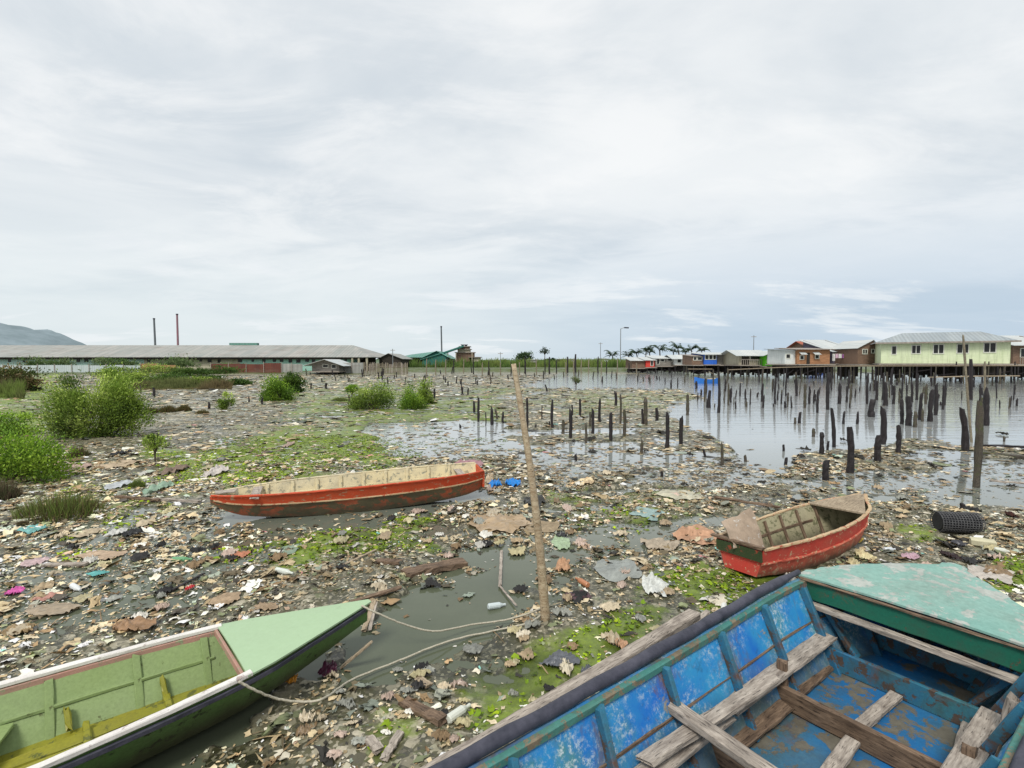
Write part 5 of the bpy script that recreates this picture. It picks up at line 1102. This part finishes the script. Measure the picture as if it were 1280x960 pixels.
r = np.random.default_rng(100); VV, FF, CC = [], [], []; off = 0
def push(V, Q, C):
    global off
    VV.append(V); FF.append(Q+off); CC.append(C); off += len(V)
x, y = region(95000, 1.6, 12, r); k = accept(x, y, r); x, y = x[k], y[k]; push(*scatter(x, y, np.clip(r.lognormal(np.log(.032), .55, len(x))*(.72+.05*y), .012, .13), 4, r))
x, y = region(6500, 1.8, 14, r); k = accept(x, y, r, .3, .05); x, y = x[k], y[k]; push(*scatter(x, y, np.clip(r.lognormal(np.log(.085), .35, len(x))*(.7+.06*y), .05, .26), 7, r, crump=.13))
x, y = region(60000, 1.6, 11, r); k = accept(x, y, r, .6, .05); x, y = x[k], y[k]
push(*scatter(x, y, r.uniform(.008, .03, len(x)), 2, r, pal=PAL[[0, 1, 3, 10, 7, 2]], pw=np.array([.22, .22, .2, .12, .12, .12]), aspect=(.3, 1), crump=.3))
x, y = region(9000, 1.6, 14, r); k = accept(x, y, r, .5, .1); x, y = x[k], y[k]      # twigs and splinters
push(*scatter(x, y, r.uniform(.03, .2, len(x))*(.7+.06*y), 3, r, aspect=(.03, .1), pal=PAL[[0, 2, 4, 5, 7]], pw=np.ones(5)/5, crump=.3))
x, y = region(80000, 10, 90, r, 0); k = accept(x, y, r, .6, .08); x, y = x[k], y[k]; push(*scatter(x, y, np.clip(r.lognormal(-.2, .5, len(x))*.0056*y+.03, .04, .6), 3, r, crump=.2))
V, Q, C = np.concatenate(VV), np.concatenate(FF), np.concatenate(CC)
tag(np_mesh('litter', V, Q, M['litter'], C), 'dense mixed litter of paper, plastic, leaves and wood chips strewn over the mudflat', 'litter', None, 'stuff')
# algae tufts
x, y = region(120000, 1.6, 16, r); px, py, W, A = fields(x, y); nn = fbm(x/.3, y/.3, 90, 3); k = (A*1.25*nn > .28+r.uniform(0, .14, len(x)))
for ft in FOOT: k &= ~inpoly(x, y, ft)
x, y = x[k], y[k]; APAL = np.array([(.21, .30, .025), (.14, .22, .02), (.30, .39, .035), (.08, .12, .02)])
V, Q, C = scatter(x, y, r.uniform(.015, .055, len(x)), 3, r, pal=APAL, pw=np.array([.35, .3, .15, .2]), crump=.7)
tag(np_mesh('algae', V, Q, attrcol('algae', .7, .4, 40), C), 'bright green algae and moss growing in patches on the mud', 'algae', None, 'stuff')

# individual larger pieces of rubbish
def crumple(name, px, py, wpx, dpx, colr, seed, label, cat, hpx=4, mat=None, n=16, gloss=.45, ragged=.5, dz=0.0, float_=False):
    q = np.random.default_rng(seed); p = gps(px, py); a = gp(px, py-dpx/2); b_ = gp(px, py+dpx/2); sy = abs(a.y-b_.y); sx = wpx*p.y/F; hz = min(hpx*p.y/F, .075 if p.y < 8 else 1)
    g_ = np.linspace(-1, 1, n); U, Vv = np.meshgrid(g_, g_, indexing='ij'); ang = np.arctan2(Vv, U); m = np.maximum(np.abs(U), np.abs(Vv)); kk = q.integers(4, 8); th0 = q.uniform(0, 6.28); cr_ = 2*np.pi/kk; tt = (ang+th0) % (2*np.pi); cor = q.uniform(.72, 1.15, kk+1); cor[kk] = cor[0]; ki = np.floor(tt/cr_).astype(int) % kk; ff = tt/cr_-np.floor(tt/cr_)
    A_, B_ = cor[ki], cor[ki+1]; rad_ = A_*B_*np.sin(cr_)/(A_*np.sin(ff*cr_)+B_*np.sin((1-ff)*cr_)); rr = m*rad_*(1+ragged*.45*(fbm(np.cos(ang)*2.2+seed*3.3+9, np.sin(ang)*2.2+9, seed, 3)-.5)*2)
    X = np.cos(ang)*rr*sx/2; Y_ = np.sin(ang)*rr*sy/2
    Z = (fbm(U*1.9+seed+20, Vv*1.9+20, seed+1, 3)-.25)*(1-m**2*.85)*hz*1.3+np.abs(fbm(U*4+40, Vv*4+seed+40, seed+2, 2)-.5)*hz*1.6+q.normal(size=U.shape)*hz*.06
    gh = np.maximum(ground_h(p.x+X.ravel(), p.y+Y_.ravel()), 0).reshape(X.shape)
    Z = np.maximum(Z, 0)+gh-p.z+.012+dz
    V = np.stack([X, Y_, Z], -1).reshape(-1, 3); ii = np.arange(n*n).reshape(n, n); Q = np.stack([ii[:-1, :-1], ii[1:, :-1], ii[1:, 1:], ii[:-1, 1:]], -1).reshape(-1, 4)
    cv = np.array(colr)[None]*q.uniform(.8, 1.15, (n*n, 1))*(.8+.4*fbm(U*3+7, Vv*3+7, seed+4, 2).reshape(-1, 1)); o = np_mesh(name, V, Q, mat or M['plastic'], cv)
    o.location = p; return tag(o, label, cat)
M['plastic'] = attrcol('crumpled_plastic', .35, .3, 18, .5, .12, .003); M['card'] = attrcol('soggy_card', .8, .45, 14, .2)
ITEMS = [('plastic_bag', 618, 608, 20, 10, (.02, .26, .75), 'bright blue knotted plastic bag left of the bamboo pole, left one of two', 'bag', 9), ('plastic_bag', 641, 606, 20, 9, (.02, .26, .75), 'bright blue plastic bag right behind the bamboo pole', 'bag', 8),
 ('plastic_sheet', 702, 680, 30, 22, (.38, .50, .30), 'pale green see-through plastic sheet in the pool right of the bamboo pole', 'plastic sheet', 3), ('plastic_sheet', 771, 712, 66, 34, (.30, .32, .29), 'large grey plastic sheet on mud between bamboo pole and small red boat', 'plastic sheet', 4),
 ('plastic_bag', 817, 735, 38, 24, (.68, .70, .66), 'crumpled white plastic bag below the grey plastic sheet', 'bag', 12), ('plastic_bag', 268, 592, 26, 14, (.66, .60, .55), 'crumpled white bag on mud above the bow of the long red boat', 'bag', 9),
 ('plastic_sheet', 620, 655, 90, 28, (.45, .33, .20), 'tan cardboard heap behind the bamboo pole', 'cardboard', 6), ('cardboard', 870, 668, 62, 24, (.50, .30, .19), 'orange brown cardboard sheet left of the small red boat', 'cardboard', 5),
 ('cardboard', 680, 660, 60, 22, (.33, .26, .17), 'brown flattened cardboard just right of the bamboo pole', 'cardboard', 4), ('paper', 704, 708, 24, 22, (.50, .30, .18), 'crumpled orange paper at the pool edge right of the bamboo pole', 'paper', 8),
 ('cardboard', 828, 685, 60, 22, (.40, .34, .26), 'wrinkled beige sheet left of the small red boat, below the orange one', 'cardboard', 7), ('plastic_sheet', 855, 620, 60, 16, (.55, .52, .38), 'pale yellowish sheet lying behind the small red boat', 'plastic sheet', 3),
 ('plastic_sheet', 810, 642, 50, 12, (.30, .42, .40), 'pale bluish sheet on wet mud right of the bamboo pole', 'plastic sheet', 2), ('cardboard', 148, 582, 44, 13, (.50, .40, .28), 'tan flat slab on pale litter right of the leafy bush', 'cardboard', 4), ('cardboard', 85, 588, 30, 18, (.52, .38, .32), 'pinkish flat slab beside the leafy bush', 'cardboard', 6),
 ('rock', 218, 590, 24, 12, (.24, .18, .14), 'brown rounded lump of debris near the small sapling', 'debris', 8), ('plastic_bag', 148, 607, 24, 12, (.55, .58, .60), 'grey white bag above the fallen boards', 'bag', 5), ('plastic_bag', 200, 611, 22, 14, (.32, .46, .34), 'pale green bag above the fallen boards', 'bag', 7),
 ('plastic_bag', 40, 664, 42, 14, (.20, .48, .45), 'turquoise plastic bag left of the card slab', 'bag', 4), ('cardboard', 110, 667, 36, 14, (.48, .40, .28), 'tan card slab above the white bag', 'cardboard', 3), ('plastic_bag', 145, 668, 26, 12, (.66, .66, .62), 'white plastic bag beside the black bag at left', 'bag', 6), ('plastic_bag', 167, 668, 24, 10, (.02, .02, .02), 'black plastic bag beside the white bag at left', 'bag', 7),
 ('plastic_bag', 18, 742, 26, 12, (.70, .12, .42), 'bright pink plastic bag at the left edge', 'bag', 6), ('cloth', 55, 748, 32, 12, (.55, .28, .22), 'salmon cloth right of the pink bag', 'cloth', 4), ('cardboard', 125, 695, 84, 16, (.50, .38, .27), 'long tan sheet left above the pink bag', 'cardboard', 4), ('plastic_bag', 46, 704, 30, 16, (.60, .45, .45), 'pale pink bag left of the long tan sheet', 'bag', 5),
 ('plastic_bag', 122, 718, 26, 8, (.12, .42, .40), 'teal bag below the long tan sheet', 'bag', 3), ('cardboard', 280, 752, 52, 16, (.40, .30, .20), 'brown cardboard above the pale green boat deck', 'cardboard', 5), ('cardboard', 330, 760, 40, 12, (.36, .27, .18), 'brown torn paper right of the cardboard above the green deck', 'paper', 6),
 ('plastic_bag', 365, 852, 14, 10, (.70, .30, .03), 'orange wrapper at the side of the pale green boat', 'wrapper', 6), ('plastic_bag', 411, 838, 34, 20, (.10, .02, .05), 'dark maroon bag in the mud by the yellow stick', 'bag', 10),
 ('plastic_bag', 718, 748, 44, 14, (.10, .05, .06), 'dark maroon rag right of the foot of the bamboo pole', 'rag', 6), ('plastic_bag', 700, 830, 60, 26, (.14, .15, .17), 'dark grey plastic bag in front of the timber beam', 'bag', 10), ('plastic_bag', 738, 845, 30, 20, (.12, .13, .15), 'smaller dark grey bag against the timber beam', 'bag', 10),
 ('paper', 706, 838, 24, 24, (.66, .60, .46), 'cream crumpled paper between the two grey bags', 'paper', 12), ('paper', 655, 795, 22, 10, (.62, .56, .44), 'cream paper scrap left of the grey bag, by the rope', 'paper', 5), ('cardboard', 775, 808, 22, 16, (.52, .32, .20), 'orange tan crumpled paper near the beam end', 'paper', 10),
 ('plastic_sheet', 1235, 720, 60, 20, (.55, .50, .44), 'pale sheet on the bank right of the mint deck tip', 'plastic sheet', 5), ('plastic_bag', 1138, 696, 26, 9, (.55, .36, .42), 'pink bag above the mint deck tip', 'bag', 4), ('plastic_bag', 1186, 697, 18, 14, (.03, .012, .012), 'small black bag above the mint deck tip', 'bag', 11),
 ('plastic_bag', 1200, 682, 16, 9, (.06, .06, .07), 'dark grey bag below the wire drum', 'bag', 5), ('plastic_bag', 1070, 676, 18, 7, (.65, .45, .05), 'yellow bag beside the bow of the small red boat', 'bag', 3), ('plastic_bag', 585, 582, 46, 14, (.42, .22, .24), 'faded pink net heap at the right end of the long red boat', 'net', 6),
 ('plastic_bag', 668, 628, 30, 12, (.05, .05, .045), 'black rubbish lump right of the bamboo pole', 'debris', 7), ('plastic_bag', 304, 694, 26, 8, (.55, .22, .12), 'small orange red scrap below the long red boat', 'wrapper', 4), ('plastic_bag', 237, 737, 9, 7, (.6, .03, .04), 'small red cup lying on mud above the green boat', 'cup', 5),
 ('plastic_sheet', 355, 690, 44, 20, (.25, .34, .24), 'greenish sheet sunk in the shallow pool below the long red boat', 'plastic sheet', 1), ('plastic_bag', 60, 765, 70, 20, (.42, .34, .24), 'beige heap of wet paper at left below the salmon cloth', 'paper', 6), ('plastic_bag', 25, 790, 50, 18, (.34, .24, .12), 'brown straw heap at the left edge', 'straw', 8), ('plastic_bag', 165, 785, 60, 22, (.36, .22, .12), 'brown leafy heap above the pale green boat', 'paper', 9)]
for i, it in enumerate(ITEMS):
    nm, px, py, wd, dp, c_, lab, cat, h_ = it
    crumple(nm, px, py, wd, dp, c_, 300+i*7, lab, cat, h_, M['card'] if nm in ('cardboard', 'paper', 'rock') else M['plastic'])
# generic countable larger scraps
r2 = random.Random(21); LAND = [(520, 730, 'left of the pool below the long red boat'), (300, 680, 'in front of the long red boat'), (120, 720, 'at left between grass clump and green boat'), (560, 850, 'on the bank between pool and timber beam'), (470, 900, 'at bottom centre by the green boat'), (740, 780, 'on the algae right of the bamboo pole'), (820, 650, 'between bamboo pole and small red boat'), (1180, 650, 'near the black wire drum'), (700, 620, 'on wet mud behind the bamboo pole'), (1080, 700, 'between small red boat and mint deck'), (200, 560, 'on pale litter behind the long red boat'), (480, 650, 'just below the long red boat'), (620, 700, 'at the edge of the pool')]
KN = [('beige', (.62, .53, .38)), ('brown', (.30, .21, .12)), ('white', (.82, .80, .72)), ('grey', (.33, .34, .30)), ('tan', (.50, .39, .25)), ('black', (.04, .04, .04)), ('pinkish', (.58, .45, .37)), ('yellowish', (.60, .54, .32))]
cnt = 0; tries = 0
while cnt < 170 and tries < 4000:
    tries += 1
    lx, ly, ln = r2.choice(LAND); px = lx+r2.gauss(0, 70); py = ly+r2.gauss(0, 32)
    if not (2 < px < 1278 and 555 < py < 950): continue
    p = gp(px, py); xa_, ya_ = np.array([p.x]), np.array([p.y]); f_ = fields(xa_, ya_)
    if any(inpoly(xa_, ya_, ft)[0] for ft in FOOT) or f_[2][0] > .7: continue
    # skip places hidden behind boats' sides in the frame
    cn, cc0 = r2.choice(KN); sc = (py-452)/300; wd = r2.uniform(12, 25)*min(sc, 1.0)+4; kind = r2.choice(['paper_scrap', 'plastic_scrap', 'cardboard_scrap'])
    nn_ = min(LAND, key=lambda L: (L[0]-px)**2+(2*(L[1]-py))**2)[2]
    o = crumple(kind, px, py, wd, wd*r2.uniform(.3, .6), (lambda f: tuple(c*f for c in cc0))(r2.uniform(.7, 1.1)), 900+cnt*3, 'x', 'litter', wd*r2.uniform(.2, .5), M['card'] if kind != 'plastic_scrap' else M['plastic'], n=12, ragged=.8)
    reg(o, f"{'small' if wd < 20 else 'crumpled'} {cn} {kind.replace('_', ' ')} {nn_}", 'litter', px, 'loose scraps of rubbish'); cnt += 1
# wood scraps
for i, (x0, y0, x1, y1, w_, m_, lab) in enumerate([(505, 720, 580, 706, .16, 'brown_wood', 'dark splintered wood slab floating at the pool edge'), (470, 703, 500, 706, .09, 'brown_wood', 'short dark wood block left of the splintered slab'), (505, 880, 552, 906, .08, 'brown_wood', 'dark driftwood chunk on the bank at bottom centre'),
    (523, 852, 537, 862, .055, 'pale_wood', 'small pale wood block on the bank left of the rope'), (455, 790, 468, 762, .045, 'pale_wood', 'pale board upright by the bow of the pale green boat'), (462, 790, 470, 764, .03, 'grey_wood', 'second narrow board by the bow of the pale green boat'), (440, 755, 500, 738, .05, 'brown_wood', 'dark stick at the bow tip of the pale green boat'),
    (428, 836, 464, 803, .04, 'pale_wood', 'yellowish stick poking out of the pool by the maroon bag'), (500, 920, 480, 955, .05, 'grey_wood', 'grey wood chip at the bottom of the bank'), (460, 925, 475, 945, .06, 'grey_wood', 'flat grey chip at bottom centre'), (55, 708, 110, 708, .06, 'grey_wood', 'grey plank beside the long tan sheet at left'),
    (205, 745, 255, 720, .03, 'dark_post', 'thin black stick lying left of the red cup'), (625, 735, 645, 760, .02, 'grey_wood', 'thin twig leaning in the pool left of the bamboo pole'), (627, 690, 625, 735, .035, 'grey_wood', 'pale lath floating in the pool'), (415, 672, 438, 660, .03, 'brown_wood', 'short twig in front of the long red boat'), (425, 710, 470, 690, .03, 'pale_wood', 'bent pale twig left of the short wood block'),
    (845, 800, 885, 768, .05, 'grey_wood', 'thin grey plank end beside the timber beam'), (340, 690, 352, 693, .05, 'frame_white', 'short white stick below the long red boat')]):
    a = gps(x0, y0); c_ = gps(x1, y1); a.z += .02; c_.z += .03
    if 'upright' in lab or 'narrow board' in lab: c_.z += .05
    if 'yellowish' in lab: c_ = gp(x1, y1, .22)
    o = plank('wood_scrap', a, c_, w_, w_*.45, M[m_], None, n=10, jit=w_*.08); tag(o, lab, 'wood')
# styrofoam / bottles
for i, (px, py, lab, L, c_) in enumerate([(1228, 683, 'pale yellow foam block right below the wire drum', .24, (.55, .52, .36)), (1252, 691, 'small white bottle right of the foam block', .14, (.6, .62, .55))]):
    p = gps(px, py); b = MB(); rt_ = None
    if i == 0: b.sweep([(-L/2, 0, .05), (-L/4, 0, .052), (0, .003, .05), (L/4, 0, .051), (L/2, 0, .05)], .11, .09, jit=.006)
    else: b.tube([(-L/2, 0, .03), (-L/2+.01, 0, .03), (L*.2, 0, .03), (L*.35, 0, .03), (L*.37, 0, .03), (L*.5, 0, .03)], [.02, .03, .03, .015, .013, .013], 10)
    o = b.build('foam_block' if i == 0 else 'bottle', plain('pale_foam', c_, tuple(v*.8 for v in c_), 8)); o.location = p; o.rotation_euler = (0, 0, -.5); tag(o, lab, 'foam' if i == 0 else 'bottle')
for i, (px, py, rt, c_, lab) in enumerate([(610, 762, .4, (.55, .62, .62), 'clear plastic bottle floating in the pool left of the bamboo pole'), (905, 765, 1.2, (.70, .72, .68), 'small white bottle on algae left of the small red boat stern'), (345, 715, -.3, (.62, .66, .60), 'pale bottle on mud below the long red boat'), (560, 905, .9, (.66, .68, .60), 'whitish bottle on the bank at bottom centre'),
    (215, 702, .2, (.15, .35, .18), 'green bottle in the shallow pool above the pale green boat'), (735, 735, 2.0, (.45, .2, .1), 'small brown bottle right of the foot of the bamboo pole'), (1105, 690, .3, (.6, .64, .66), 'clear bottle between the small red boat and mint deck'), (90, 735, -.5, (.68, .70, .70), 'white bottle right of the salmon cloth')]):
    p = gps(px, py); b = MB(); q_ = .9+.3*random.random(); b.tube([(0, 0, 0), (.008, 0, 0), (.13*q_, 0, 0), (.165*q_, 0, 0), (.175*q_, 0, 0), (.2*q_, 0, 0)], [.022, .03, .03, .014, .012, .013], 12)
    o = b.build('bottle', plain('bottle_plastic', c_, tuple(v*.85 for v in c_), 8, .15, .05), smooth=False); o.location = p+Vector((0, 0, .028)); o.rotation_euler = (0, .06, rt); tag(o, lab, 'bottle')
# black wire drum / cage lying on its side
p = gps(1204, 668); p.y += .1; root = thing('wire_drum', 'black mesh covered drum lying on its side on the mud at right', 'drum', p, R(-8)); Rr = .135; Ld = .50
b = MB(); b.tube([(-Ld/2, 0, Rr), (-Ld/2+.01, 0, Rr), (Ld/2-.01, 0, Rr), (Ld/2, 0, Rr)], [Rr*.8, Rr*.9, Rr*.9, Rr*.8], 20); b.build('core', plain('black_core', (.012, .012, .014), (.03, .03, .035), 10, .6), root)
b = MB()
for k in range(26): a = 2*math.pi*k/26; b.tube([(-Ld/2, Rr*math.cos(a), Rr+Rr*math.sin(a)), (Ld/2, Rr*math.cos(a+.1), Rr+Rr*math.sin(a+.1))], .0055, 5)
b.build('mesh_wire', plain('dark_wire', (.05, .05, .055), (.10, .10, .10), 20, .6), root)
b = MB()
for k in range(15):
    xx = -Ld/2+Ld*k/14; b.tube([(xx, Rr*1.02*math.cos(2*math.pi*j/20), Rr+Rr*1.02*math.sin(2*math.pi*j/20)) for j in range(21)], .0065, 5, cap=False)
b.build('hoop', plain('dark_hoop', (.04, .04, .045), (.12, .12, .12), 20, .6), root)
o, _, _ = post(1202, 643, 628, 6, None, M['dark_post'], 'post_stub'); tag(o, 'short pointed black stub just behind the wire drum', 'post')
crumple('rock', 1216, 639, 18, 6, (.03, .03, .03), 777, 'flat black lump behind the wire drum', 'debris', 5, M['card']); crumple('rock', 1263, 645, 10, 5, (.06, .025, .02), 778, 'dark brown lump right of the wire drum', 'debris', 5, M['card'])
r = random.Random(44)
for i in range(26):                        # dark clods in the shallows
    px = r.uniform(700, 1270); py = r.uniform(540, 640)
    o = crumple('mud_clod', px, py, r.uniform(6, 15), r.uniform(2, 4), (.035, .033, .028), 2000+i, 'x', 'mud clod', r.uniform(2, 6), M['card'], n=7); reg(o, 'dark wet clod on the shiny mud '+('behind the small red boat' if px > 900 else 'right of the bamboo pole'), 'mud clod', px, 'dark clods on the wet mud')

# ------------------------------------------------------------------ finish labels of repeats
groups = {}
for e in REG: groups.setdefault(e[1], []).append(e)
for base, L in groups.items():
    L.sort(key=lambda e: e[2])
    for i, e in enumerate(L):
        o = e[0]; o['group'] = e[3] if e[3] else base
        o['label'] = base if len(L) == 1 else (f'{base}, {ORD[i]}' if len(L) <= 12 else base)
